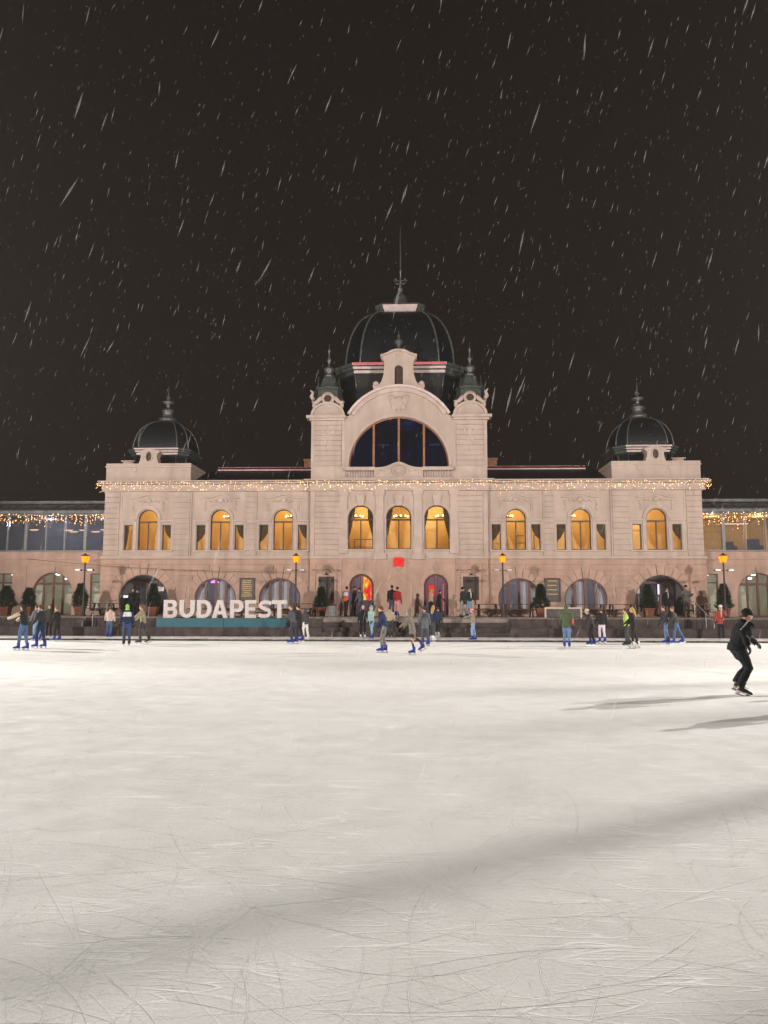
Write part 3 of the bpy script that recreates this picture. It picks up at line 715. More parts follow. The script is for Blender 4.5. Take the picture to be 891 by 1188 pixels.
def wing_end(s):
    a, b = sorted((s * 13.0, s * 18.35))
    MB().box(a, b, 46.95, 50.4, 9.402, 10.28).build('attic', 'stucco', B)
    MB().box(a - .05, b + .05, 46.88, 50.45, 10.282, 10.36).build('attic_cornice', 'stucco_trim', B)
    MB().box(a - .01, b + .01, 46.93, 50.42, 10.362, 10.54).build('attic_coping', 'stucco', B)
    for q in (-.95, .95):
        MB().prism([[(s * 15.68 + q - .22, 10.24), (s * 15.68 + q + .22, 10.24), (s * 15.68 + q + .15, 9.98), (s * 15.68 + q - .15, 9.98)]], 46.89, 46.96).build('bracket', 'stucco_trim', B)
    c = s * 15.68
    hf = [(.62, 10.54), (.56, 10.7), (.50, 10.95), (.54, 11.15), (.66, 11.24), (.66, 11.36), (.4, 11.40), (0, 11.46)]
    ol = [(c + x_, z_) for x_, z_ in hf] + [(c - x_, z_) for x_, z_ in reversed(hf[:-1])]
    ov = [(c + .19 * math.cos(2 * math.pi * k / 20), 10.97 + .30 * math.sin(2 * math.pi * k / 20)) for k in range(20)]
    o = MB().prism([ol, ov], 46.92, 47.6).build('dormer', 'stucco', B)
    MB().prism([[(c + .2 * math.cos(2 * math.pi * k / 20), 10.97 + .31 * math.sin(2 * math.pi * k / 20)) for k in range(20)]], 47.1, 47.3).build('oculus', 'brown', o)
    ov2 = [(c + .27 * math.cos(2 * math.pi * k / 20), 10.97 + .38 * math.sin(2 * math.pi * k / 20)) for k in range(20)]
    MB().prism([ov2, list(ov)], 46.87, 46.925).build('oculus_ring', 'stucco_trim', o)
    MB().box(*sorted((s * 17.25, s * 17.95)), 48.6, 49.4, 10.54, 10.95).build('side_dormer', 'stucco', B)
    MB().box(*sorted((s * 17.15, s * 18.05)), 48.5, 49.5, 10.952, 11.03).build('side_dormer_cap', 'stucco_trim', B)
    dome_on(s * 15.85, 50.85, 0, 14.0, 1.84, .40, .31, 11.40, 11.93, .2, [(2.0, 9.45), (1.72, 10.3), (1.66, 10.9), (1.72, 11.42)],
            [(.6, 14.08), (.62, 14.2), (.56, 14.34), (.34, 14.38), (.38, 14.75), (.44, 14.8), (.40, 14.9), (.14, 15.0), (.12, 15.3), (.42, 15.42), (.40, 15.5), (.1, 15.58), (.16, 15.8), (.05, 15.95), (.03, 16.6)], .045)
mir(wing_end)
# ---- main dome
dome_on(0, 52.8, 0, 21.85, 3.62, 1.33, .29, 16.62, 17.45, .62, [(4.6, 12.9), (4.15, 13.9), (3.9, 15.0), (3.92, 15.9), (4.05, 16.66)],
        [(1.0, 22.4), (.9, 22.6), (.55, 22.75), (.52, 23.3), (.42, 23.55), (.16, 23.75), (.12, 23.95), (.22, 24.12), (.08, 24.3), (.05, 24.6), (.05, 25.4), (.11, 25.48), (.06, 25.56), (.05, 26), (.045, 28.85)], .07, 16, 'red_led')
pl = MB(); pl.rings([sq(0, 52.8, a, a * .29, z) for a, z in ((1.35, 21.7), (1.5, 21.85), (1.5, 21.95), (1.72, 22.3), (1.75, 22.42), (1.2, 22.5))])
po = pl.build('platform', 'copper', B)
m = MB(); m.rings([[(-1.07, 51.27, 21.9), (1.07, 51.27, 21.9), (1.22, 51.04, 22.32), (-1.22, 51.04, 22.32)], [(-1.07, 51.29, 21.9), (1.07, 51.29, 21.9), (1.22, 51.06, 22.32), (-1.22, 51.06, 22.32)]]); m.build('fascia', 'eave_white', po)
MB().box(-1.24, 1.24, 51.0, 51.03, 22.33, 22.38).build('led_strip', 'red_led_dim', po)
v = MB()
for q in (-1, 1): v.tube([(q * x_, 52.8, z_) for x_, z_ in ((.04, 24.62), (.2, 24.5), (.36, 24.6), (.42, 24.8), (.33, 24.92), (.24, 24.82), (.3, 24.72))], .045, 6)
v.tube([(-.5, 52.8, 24.75), (.5, 52.8, 24.75)], .03, 6); v.build('weathervane', 'zinc', B, True)

# ---- roofs
def roof(s):
    a, b = sorted((s * 5.43, s * 18.3))
    MB().rings([[(a, 47.4, 9.41), (a, 51, 10.74), (a, 57.6, 9.41)], [(b, 47.4, 9.41), (b, 51, 10.74), (b, 57.6, 9.41)]]).build('roof', 'slate', B)
    a, b = sorted((s * 5.45, s * 12.3))
    rc = MB().box(a, b, 50.85, 51.15, 10.72, 10.95).build('ridge_cap', 'eave_white', B)
    MB().box(a, b, 50.835, 50.848, 10.80, 10.93).build('led_strip', 'red_led_dim', rc)
    a, b = sorted((s * 5.5, s * 6.5)); ch = MB().box(a, b, 51.2, 51.9, 10.0, 11.45).build('chimney', 'brick', B)
    MB().box(a - .06, b + .06, 51.14, 51.96, 11.45, 11.56).build('chimney_cap', 'brick', ch)
mir(roof)

# ---- windows: triple upper windows with amber rooms
def drape(parent, y, pts):
    m = MB(); m.prism([pts], y, y + .05); m.build('curtain', 'curtain', parent)
def tri(s, c, mode):
    c = s * c; y = FY + .16
    w_ = window(B, arch(c, .60, 5.11, 7.63), y, .05, 'brown', [c], [6.86], .07, 'pane', topbars=False)
    l = window(B, rect(c - 1.475, c - .925, 5.11, 6.68), y, .045, 'darkframe', [], [], .05)
    r = window(B, rect(c + .925, c + 1.475, 5.11, 6.68), y, .045, 'darkframe', [], [], .05)
    if 'l' in mode: drape(l, y + .14, [(c - 1.46, 6.67), (c - .93, 6.67), (c - 1.0, 6.2), (c - 1.2, 5.85), (c - 1.46, 5.6)])
    if 'r' in mode: drape(r, y + .14, [(c + 1.46, 6.67), (c + .97, 6.67), (c + 1.05, 6.3), (c + 1.2, 6.0), (c + 1.46, 5.75)])
    if 's' in mode: drape(l, y + .14, [(c - 1.46, 6.67), (c - 1.28, 6.67), (c - 1.3, 6.2), (c - 1.38, 5.5), (c - 1.46, 5.2)])
    if 'x' in mode:                               # rail standing inside
        m = MB(); m.box(c + .05, c + .57, y + .5, y + .54, 6.0, 6.04); m.box(c + .05, c + .57, y + .5, y + .54, 5.55, 5.59); m.box(c + 1.15, c + 1.2, y + .5, y + .54, 5.1, 6.1); m.build('inner_railing', 'brown', w_)
for s, c, mode in ((-1, 15.63, 'sr'), (-1, 11.08, 'lr'), (-1, 7.15, 'lr'), (1, 7.15, 'lrx'), (1, 11.08, 'lr'), (1, 15.63, 'r')): tri(s, c, mode)
for k, c in enumerate((-2.33, 0, 2.33)):
    y = CY + .22
    w_ = window(B, arch(c, .765, 5.14, 7.82), y, .055, 'brown', [c], [6.95], .075, 'pane', topbars=False)
    if k < 2: drape(w_, y + .16, [(c - .75, 7.2), (c - .6, 7.55), (c - .35, 7.8), (c - .42, 7.2), (c - .52, 6.8), (c - .66, 6.1), (c - .75, 5.9)])
    else: drape(w_, y + .16, [(c - .75, 7.2), (c - .6, 7.5), (c - .5, 7.6), (c - .6, 7.0), (c - .75, 6.3)])
    if k != 1: drape(w_, y + .16, [(c + .75, 7.2), (c + .6, 7.5), (c + .4, 7.75), (c + .42, 7.1), (c + .5, 6.7), (c + .66, 6.1), (c + .75, 5.6)])
    else: drape(w_, y + .16, [(c + .75, 7.0), (c + .7, 7.2), (c + .66, 7.0), (c + .75, 6.2)])
    if k == 0:
        m = MB(); m.box(c - .45, c + .7, y + .5, y + .53, 5.76, 5.8); m.box(c - .45, c - .41, y + .5, y + .53, 5.15, 5.8); m.box(c - .45, c + .7, y + .5, y + .53, 5.3, 5.33); m.build('inner_railing', 'brown', w_)
room(B, -18.0, -5.5, FY + .352, 50.2, 4.9, 8.7, 'ochre'); room(B, 5.5, 18.0, FY + .352, 50.2, 4.9, 8.7, 'ochre'); room(B, -5.0, 5.0, FY + .353, 50.2, 4.9, 8.7, 'ochre')
AMB = (1.0, 0.70, 0.32)
for s in (-1, 1):
    for c in TRI: point_light(s * c, 48.6, 7.9, 88, AMB, .3)
for c in (-2.33, 2.33): point_light(c, 48.7, 8.0, 115, AMB, .3)
def chandelier(x, y, z, where):
    t = empty('chandelier', (x, y, z)); tag(t, 'lit chandelier inside the arched upper window ' + where, 'chandelier', 'chandeliers in the upper rooms')
    m = MB().tube([(0, 0, 0), (0, 0, .9)], .015, 6)
    m.lathe(0, 0, [(.02, -.05), (.42, 0), (.42, .03), (.02, .06)], 16); m.build('rod', 'gold', t)
    for k in range(8):
        a = 2 * math.pi * k / 8
        MB().ell((.42 * math.cos(a), .42 * math.sin(a), .09), (.045, .045, .06), 8, 5).build('bulb', 'chandelier_glow', t)
for c, wh in ((-10.85, 'above the purple neon sign'), (-6.85, 'above the lantern post by the white sign'), (6.75, 'above the lantern post by the bench tables'), (10.65, 'above the cream framed panel'),
              (14.7, 'above the violet doorway'), (-2.75, 'above the poster door'), (.1, 'over the glowing red panel'), (2.75, 'above the pink lit door')): chandelier(c, 48.7, 7.28, wh)

# ---- great arched window
def outline_of(cx, hw, sill, top): return arch(cx, hw, sill, top, 40)
wA = window(B, outline_of(0, 3.08, 9.95, 13.38), 46.95, .07, 'orange_wood', [-1.56, 0, 1.56], [], .13, 'pane_blue')
for x_ in (-.95, .95 + 1.3):
    MB().box(x_ - .32, x_ + .32, 47.05, 47.1, 11.6, 11.7).build('handle_bar', 'orange_wood', wA)
# the dark hall behind it
room(B, -4.9, 4.9, 47.26, 52, 9.43, 13.2, 'navy_wall')
point_light(.6, 47.9, 12.9, 9, (.45, .6, 1.0), .3)

# ---- ground-floor arched windows
def gwin(s, c, k):
    c = s * c
    w_ = window(B, horseshoe(c, 2.10, 1.28, 1.45), FY + .1, .085, 'redbrown', [c - .62, c, c + .62], [], .15, 'pane', depth=.14)
    return w_
for s in (-1, 1):
    for k, c in enumerate(WIN_G):
        w_ = gwin(s, c, k)
        # pale drapes hanging just inside some of the lights
        for j, q in enumerate((-.93, -.31, .31, .93)):
            if (s, k, j) in ((-1, 0, 0), (-1, 0, 2), (-1, 0, 3), (-1, 1, 1), (-1, 1, 2), (-1, 1, 0), (1, 1, 2), (1, 1, 3), (1, 0, 0), (1, 0, 1), (1, 0, 3)):
                m = MB(); N = 9
                pts = [(s * c + q - .27 + .54 * i / N, FY + .42 + .006 * (i % 2)) for i in range(N + 1)]
                v = [(x_, y_, z_) for z_ in (1.3, 3.36) for x_, y_ in pts]; m.add(v, [(i, i + 1, i + N + 2, i + N + 1) for i in range(N)])
                m.build('curtain', 'sheer', w_)
    a, b = sorted((s * 5.6, s * 12.9))
    room(B, a, b, FY + .352, 50.5, TZ + .01, 4.4, 'cool_wall')
    for c in WIN_G: point_light(s * c, 48.3, 3.9, 44, (.95, .93, 1.0), .3)
    # deep porch behind the big round doorway
    a, b = sorted((s * 13.6, s * 17.8))
    room(B, a, b, FY + .353, 49.4, TZ + .012, 4.2, 'dim_wall')
    point_light(s * 15.2, 48.6, 3.9, 26, (1.0, .93, .85), .3)
    c = s * DOOR_G
    # wooden inner doors
    for q in (-.62, .05, .72):
        d = MB().prism([rect(c + q - .31, c + q + .31, TZ + .015, 3.25), rect(c + q - .22, c + q + .22, 1.75, 3.12)], 48.6, 48.68).build('inner_door', 'redbrown', B)
        MB().box(c + q - .22, c + q + .22, 48.63, 48.64, 1.75, 3.12).build('pane', 'pane_dim', d)
        MB().tube([(c + q + .26, 48.57, 2.0), (c + q + .26, 48.57, 2.25)], .015, 6).build('handle', 'steel', d)
    MB().box(c - 1.4, c + 1.4, 48.58, 48.7, 3.26, 3.36).build('lintel', 'redbrown', B)
    L = horseshoe(c, 2.03, 1.55, TZ + .002)
    MB().prism([L, inset(L, .06)], FY + .12, FY + .3).build('door_frame', 'brown', B)

# ---- central doors
def cdoor(c, kind):
    L = arch(c, .735, TZ + .002, 3.63); y = CY + .12
    d = MB().prism([L, inset(L, .085)], y, y + .14).build('door', 'redbrown', B)
    inn = inset(L, .085)
    for i, (a, b) in enumerate(((c - .7, c - .04), (c + .04, c + .7))):
        p = clip(inn, a, b); q = inset(p, .05)
        MB().prism([p, q], y + .03, y + .1).build('leaf', 'redbrown', d)
        MB().prism([q], y + .06, y + .068).build('pane', 'pane', d)
    MB().tube([(c + .07, y - .01, 2.0), (c + .07, y - .01, 2.35)], .015, 6).build('handle', 'steel', d)
    return d
d1 = cdoor(-2.25, 0); d2 = cdoor(2.25, 1)
room(B, -3.3, 3.3, FY + .354, 50, TZ + .011, 4.3, 'cool_wall')
point_light(-2.0, 48.4, 3.9, 36, (1.0, .70, .72), .3); point_light(2.2, 48.4, 3.9, 40, (1.0, .55, .62), .3)

# ================================================================== GLAZED GALLERY WINGS
def gallery(s, label, warm):
    GY = 47.8; XE = 34.0
    G = empty('glazed_gallery', (0, 0, 0)); tag(G, label, 'building')
    def bx(x0, x1, y0, y1, z0, z1, name, mat, par=None): return MB().box(*sorted((s * x0, s * x1)), y0, y1, z0, z1).build(name, mat, par or G)
    lo = [rect(*sorted((s * 18.78, s * 19.42)), TZ + .25, 3.69), arch(s * 21.82, 1.27, TZ + .001, 3.75), rect(*sorted((s * 24.42, s * 26.4)), TZ + .25, 3.69), arch(s * 29.2, 1.27, TZ + .001, 3.75)]
    MB().prism([rect(*sorted((s * 18.46, s * XE)), TZ - .3, 5.1)] + lo, GY, GY + .3).build('wall', 'stucco_low', G)
    bx(18.46, XE, GY - .10, GY + .01, 4.55, 4.66, 'string_course', 'stucco_low_trim'); bx(18.46, XE, GY - .05, GY + .01, 4.18, 4.24, 'string_course', 'stucco_low_trim')
    bx(18.46, XE, GY - .08, GY + .01, 5.04, 5.14, 'sill', 'greyframe')
    bx(23.55, 23.62, GY - .04, GY + .01, TZ, 4.18, 'pilaster_edge', 'stucco_low_trim')
    MB().prism([[(s * 21.82 - .1, 3.8), (s * 21.82 + .1, 3.8), (s * 21.82 + .14, 4.1), (s * 21.82 - .14, 4.1)]], GY - .07, GY + .01).build('keystone', 'stucco_low_trim', G)
    # ground-floor glazing
    c = s * 18.78; 
    window(G, rect(*sorted((s * 18.78, s * 19.42)), TZ + .25, 3.69), GY + .1, .06, 'darkframe', [], [3.15], .05, 'pane')
    for cc in (21.82, 29.2):
        q = s * cc
        window(G, arch(q, 1.27, TZ + .003, 3.75), GY + .12, .07, 'redbrown', [q - .62, q, q + .62], [3.05], .13, 'pane')
    a, b = sorted((s * 24.42, s * 26.4)); window(G, rect(a, b, TZ + .25, 3.69), GY + .1, .07, 'redbrown', [a + .66, a + 1.32], [3.1], .09, 'pane')
    room(G, *sorted((s * 18.6, s * 33.5)), GY + .302, 51.2, TZ + .01, 4.0, 'green_wall')
    for xx in (19.2, 22.0, 25.4, 29.2): point_light(s * xx, 49.4, 3.7, 34, (1.0, .95, .82), .3)
    # upper glazing: posts, mullions, panes
    posts = (18.52, 19.87, 23.7, 27.5, 31.3); mul = (21.2, 22.4, 24.9, 26.2, 28.8, 30.1, 32.6)
    for p in posts: bx(p - .09, p + .09, GY - .03, GY + .15, 5.14, 7.36, 'post', 'greyframe')
    for p in mul: bx(p - .04, p + .04, GY, GY + .1, 5.14, 7.36, 'mullion', 'greyframe')
    ed = sorted(posts + mul)
    for a, b in zip(ed[:-1], ed[1:]): bx(a + .09, b - .09, GY + .04, GY + .05, 5.15, 7.35, 'pane', 'pane_dim')
    bx(18.46, XE, GY - .1, GY + .2, 7.36, 7.46, 'lintel', 'greyframe')
    bx(18.46, XE, GY - .28, GY - .1, 7.46, 7.66, 'gutter', 'roof_metal')
    room(G, *sorted((s * 18.6, s * 33.5)), GY + .21, 52.2, 5.05, 7.4, 'ochre' if warm else 'dim_wall')
    # lean-to glass roof in panels with glazing bars
    y0, z0, y1, z1 = GY - .1, 7.66, GY + 2.0, 8.30
    n = 12
    for k in range(n):
        xa = s * (18.46 + (XE - 18.46) * k / n); xb = s * (18.46 + (XE - 18.46) * (k + 1) / n)
        MB().rings([[(xa, y0, z0), (xb, y0, z0), (xb, y1, z1), (xa, y1, z1)], [(xa, y0, z0 + .02), (xb, y0, z0 + .02), (xb, y1, z1 + .02), (xa, y1, z1 + .02)]]).build('roof_pane', 'pane_roof', G)
        MB().tube([(xa, y0, z0 + .03), (xa, y1, z1 + .03)], .025, 6).build('glazing_bar', 'zinc', G)
    MB().tube([(s * 18.46, y0 + .25, z0 + .13), (s * XE, y0 + .25, z0 + .13)], .02, 6).build('roof_rail', 'zinc', G)
    MB().tube([(s * 18.46, y0 + 1.9, z1 + .05), (s * XE, y0 + 1.9, z1 + .05)], .03, 6).build('roof_rail', 'zinc', G)
    bx(18.46, XE, y1, y1 + .5, 8.28, 8.56, 'ridge', 'roof_metal')
    MB().rings([[(s * 18.46, y1 + .5, 8.5), (s * 18.46, 56, 7.4), (s * 18.46, 56, 7.3)], [(s * XE, y1 + .5, 8.5), (s * XE, 56, 7.4), (s * XE, 56, 7.3)]]).build('rear_roof', 'roof_metal', G)
    bx(18.46, XE, 55.6, 56, TZ - .3, 7.3, 'rear_wall', 'stucco_low')
    return G
gallery(-1, 'glazed upper gallery with dim bluish interior behind hanging fairy lights', False)
gallery(1, 'glazed upper gallery with warm lit interior behind hanging fairy lights', True)
for xx in (19.9, 22.8): point_light(xx, 49.6, 7.1, 75, (1.0, .75, .5), .2)
for xx in (-19.5, -23.5): point_light(xx, 50.4, 7.1, 120, (.8, .85, 1.0), .2)
def ceiling_light(x, y, z, lx, ly, mat, label, grp):
    t = empty('ceiling_light', (x, y, z)); tag(t, label, 'light', grp)
    MB().box(-lx - .02, lx + .02, -ly - .02, ly + .02, 0.0, .05).build('housing', 'greyframe', t)
    MB().rings([[(lx * math.cos(a) * q, ly * math.sin(a) * q, z_) for a in [2 * math.pi * k / 14 for k in range(14)]] for q, z_ in ((1, 0), (1, -.05), (.6, -.09))]).build('diffuser', mat, t)
for x_, y_ in ((-22.0, 48.9), (-21.2, 48.8), (-22.05, 50.2), (-18.95, 49), (-24.5, 48.9), (-25.2, 49.4)):
    ceiling_light(x_, y_, 3.72 - (.25 if y_ > 50 else 0), .16, .16, 'ceiling_glow', 'round ceiling light inside the ground floor beneath the dim bluish gallery', 'ceiling lights under the bluish gallery')
for x_, y_ in ((19.0, 49.0), (19.35, 49.6), (21.0, 50.2), (21.5, 48.9), (22.0, 48.9), (22.3, 50.2)):
    ceiling_light(x_, y_, 3.72 - (.2 if y_ > 50 else 0), .16, .16, 'ceiling_glow', 'round ceiling light inside the ground floor beneath the warm lit gallery', 'ceiling lights under the warm gallery')
for x_, y_ in ((-23.9, 49.2), (-21.75, 49.5), (-20.75, 49.5), (-21.9, 50.6), (-20.4, 50.6), (-19.2, 49.2)):
    ceiling_light(x_, y_, 6.62, .30, .06, 'warm_bar', 'short pinkish light bar hanging in the dim bluish gallery', 'light bars in the bluish gallery')
for x_ in (20.9, 21.6):
    ceiling_light(x_, 49.4, 6.95, .5, .06, 'warm_bar', 'long pale light bar hanging in the warm lit gallery', 'light bars in the warm gallery')
# planter-like furniture silhouettes in the warm gallery
for x_, w_, h_ in ((20.6, .7, .55), (22.1, .9, .7)):
    o = MB(); o.box(x_ - w_ / 2, x_ + w_ / 2, 48.5, 49.1, 5.06, 5.2 + h_ * .4); o.box(x_ - w_ / 2, x_ + w_ / 2, 49.0, 49.1, 5.2, 5.2 + h_)
    tag(o.build('sofa', cloth((.2, .21, .24))), 'grey sofa behind the glass of the warm lit gallery', 'sofa', 'sofas in the warm gallery')

# ================================================================== FAIRY LIGHTS
rf = random.Random(7)
def fairy(label, segs, density, hmin, hmax, mat, r, group=None):
    t = empty('fairy_light_string', (segs[0][0][0], segs[0][0][1], segs[0][0][2])); tag(t, label, 'fairy lights', group)
    ox, oy, oz = t.location
    cab = MB(); bl = MB()
    for (x0, y0, z0), (x1, y1, z1) in segs:
        L = math.hypot(x1 - x0, y1 - y0)
        cab.tube([(x0 - ox, y0 - oy, z0 - oz), (x1 - ox, y1 - oy, z1 - oz)], .008, 4)
        n = int(L / .17)
        for i in range(n + 1):
            q = (i + rf.uniform(-.3, .3)) / max(1, n); px, py = x0 + (x1 - x0) * q, y0 + (y1 - y0) * q; pz = z0 + (z1 - z0) * q
            h = rf.uniform(hmin, hmax) * (1.35 if rf.random() < .1 else 1)
            cab.tube([(px - ox, py - oy, pz - oz), (px - ox + rf.uniform(-.02, .02), py - oy, pz - h - oz)], .004, 3)
            for k in range(rf.choice(density)):
                a = px + rf.uniform(-.03, .03) - ox; b = py - .02 + rf.uniform(-.02, .02) - oy; c = pz - rf.random() * h - oz; e = r * rf.uniform(.6, 1.3)
                bl.add([(a + e, b, c), (a - e, b, c), (a, b + e, c), (a, b - e, c), (a, b, c + e * 1.5), (a, b, c - e * 1.5)],
                       [(0, 2, 4), (2, 1, 4), (1, 3, 4), (3, 0, 4), (2, 0, 5), (1, 2, 5), (3, 1, 5), (0, 3, 5)])
    cab.build('cable', 'iron', t, fix=False); tag(bl.build('bulbs', mat, t, fix=False), kind='stuff')
fairy('curtain of warm fairy lights strung along the whole pavilion cornice',
      [((-18.75, 49.5, 9.3), (-18.75, 46.5, 9.3)), ((-18.75, 46.5, 9.3), (-5.85, 46.5, 9.3)), ((-5.85, 46.22, 9.3), (5.85, 46.22, 9.3)), ((5.85, 46.5, 9.3), (18.75, 46.5, 9.3)), ((18.75, 46.5, 9.3), (18.75, 49.5, 9.3))], (3, 4, 5), .3, .68, 'fairy', .0080)
for s, lab in ((-1, 'dim bluish'), (1, 'warm lit')):
    fairy('amber icicle fairy lights hanging from the gutter of the %s gallery' % lab, [((s * 18.6, 47.5, 7.44), (s * 33, 47.5, 7.44))], (3, 4, 5), .3, .8, 'fairy_orange', .0145, 'gallery fairy lights')

# ================================================================== THINGS ON THE FACADE
def framed_board(x, y, label, lines, crest):
    t = empty('notice_board', (x, y, 2.0)); tag(t, label, 'notice board')
    zc = .77 if crest else .70
    MB().box(-.41, .41, -.05, 0.0, zc - .64, zc + .64).build('panel', 'plaque', t)
    fr = MB().prism([rect(-.47, .47, zc - .70, zc + .70), rect(-.40, .40, zc - .63, zc + .63)], -.08, 0.0).build('frame', 'brown', t)
    rr = random.Random(int(x * 10))
    for k in range(lines):
        z = zc + .52 - k * 1.05 / lines; w0 = rr.uniform(.2, .34)
        x0 = -w0
        while x0 < w0 - .05:
            wl = rr.uniform(.04, .1); MB().box(x0, min(x0 + wl, w0), -.056, -.05, z - .022, z + .022).build('lettering', 'gold', t); x0 += wl + .025
    if crest:
        MB().prism([[(-.62, -.2 + zc - .62), (.62, -.2 + zc - .62), (.62, zc + .86), (-.62, zc + .86)], rect(-.47, .47, zc - .70, zc + .70)], -.04, 0).build('surround', 'stucco_low_trim', t)
        P = [(-.8, zc + .98), (-.3, zc + 1.0), (-.22, zc + 1.12), (0, zc + 1.17), (.22, zc + 1.12), (.3, zc + 1.0), (.8, zc + .98), (.8, zc + 1.06), (.34, zc + 1.08), (.25, zc + 1.2), (0, zc + 1.26), (-.25, zc + 1.2), (-.34, zc + 1.08), (-.8, zc + 1.06)]
        MB().prism([P], -.16, 0).build('pediment', 'stucco_low_trim', t)
        for q in (-1, 1): MB().box(*sorted((q * .34, q * .82)), -.17, 0, zc + 1.062, zc + 1.10).build('lead_flashing', 'brown', t)
        m = MB(); m.tube([(0, 0, zc + .88), (-.02, -.16, zc + .92), (0, -.26, zc + .86)], .02, 6); m.ell((.03, -.28, zc + .82), (.1, .06, .05), 8, 5); m.build('lamp_arm', 'iron', t)
framed_board(-4.38, CY - .03, 'dark framed board on the tower pier beside the litter bin', 0, True)
framed_board(4.34, CY - .03, 'dark framed board on the tower pier beside the pink lit door', 0, True)
framed_board(-9.27, FY - .035, 'dark notice board with rows of gold lettering above the white sign letters', 9, False)
framed_board(9.26, FY - .035, 'dark notice board with a few rows of gold lettering between two round windows', 4, False)
o = empty('lit_red_panel', (0, CY - .05, 4.36)); tag(o, 'glowing red square panel mounted over the blind central arch', 'sign')
MB().box(-.30, .28, -.06, 0, -.27, .27).build('casing', 'iron', o)
MB().box(-.29, .27, -.072, -.062, -.26, .26).build('screen', 'red_panel', o)
# poster in the left door, red screen in the right one
o = empty('flame_poster', (-1.93, CY + .34, 2.6)); tag(o, 'backlit red and yellow poster behind the glass of an arched door', 'poster')
L = clip(inset(arch(.0, .62, -1.2, .93), .0), .0, .62); L = [(p[0] - .3, p[1]) for p in L if p[1] > -1.25]; L = clip(L, None, None, -.55, None)
MB().prism([L], 0, .02).build('poster_sheet', 'flame_poster', o); MB().prism([L], .022, .05).build('backing', 'iron', o)
o = empty('red_screen', (1.98, CY + .5, 2.7)); tag(o, 'small red lit screen behind the glass of an arched door', 'screen')
MB().box(-.18, .18, 0, .02, -.45, .28).build('display', 'red_panel', o); MB().box(-.2, .2, .022, .06, -.47, .3).build('casing', 'iron', o)
o = empty('pink_light_tube', (2.75, 48.6, 2.2)); tag(o, 'pink light tube glowing inside an arched door', 'light')
MB().tube([(0, 0, -.8), (0, 0, .9)], .04, 8).build('tube', 'red_led', o); MB().tube([(0, .05, -.85), (0, .05, .95)], .03, 6).build('holder', 'iron', o)
o = empty('neon_sign', (-11.38, FY + .30, 3.14)); tag(o, 'small purple neon sign at the top of a round window', 'sign')
MB().prism([[(.26 * math.cos(math.pi * k / 12), .17 * math.sin(math.pi * k / 12) - .05) for k in range(13)]], 0, .02).build('neon_tube', 'neon', o)
MB().prism([[(.28 * math.cos(math.pi * k / 12), .19 * math.sin(math.pi * k / 12) - .06) for k in range(13)]], .022, .05).build('backing', 'iron', o)
# amber interior cupboard seen under it
o = MB().box(-11.62, -11.05, 48.9, 49.3, TZ + .015, 3.0); tag(o.build('cabinet', 'ochre'), 'tall yellow cabinet seen through a round window', 'cabinet')
o = empty('uv_light', (16.0, 48.4, 2.75)); tag(o, 'violet light tube glowing inside the round doorway', 'light')
MB().tube([(0, 0, -.3), (0, 0, .3)], .05, 8).build('tube', 'uv_bar', o); MB().box(-.06, .06, .05, .09, -.35, .35).build('holder', 'iron', o)
o = empty('wall_light', (-17.0, 47.9, 2.25)); tag(o, 'white horizontal light tube inside the round doorway', 'light')
MB().tube([(-.28, 0, 0), (.28, 0, 0)], .07, 8).build('tube', 'white_tube', o); MB().box(-.3, .3, .08, .12, -.08, .08).build('holder', 'iron', o)
o = empty('paper_sign', (14.95 - .2, FY + 1.5, 2.7)); tag(o, 'white paper notice fixed inside the round doorway', 'sign')
MB().box(-.13, .13, 0, .01, -.2, .2).build('sheet', 'paper', o); MB().box(-.15, .15, .012, .03, -.22, .22).build('board', 'iron', o)
o = empty('hanging_sign', (-14.75, FY + .06, 2.72)); tag(o, 'small white lettered sign in the round doorway behind the potted conifer', 'sign')
MB().box(-.28, .28, 0, .02, -.13, .13).build('sheet', 'paper', o)
for k in range(2): MB().box(-.22, .22 - .1 * k, -.006, 0, .05 - k * .1, .08 - k * .1).build('lettering', 'redbrown', o)
MB().tube([(-.2, .01, .13), (-.2, .01, .55)], .006, 4).build('wire', 'iron', o); MB().tube([(.2, .01, .13), (.2, .01, .4)], .006, 4).build('wire', 'iron', o)

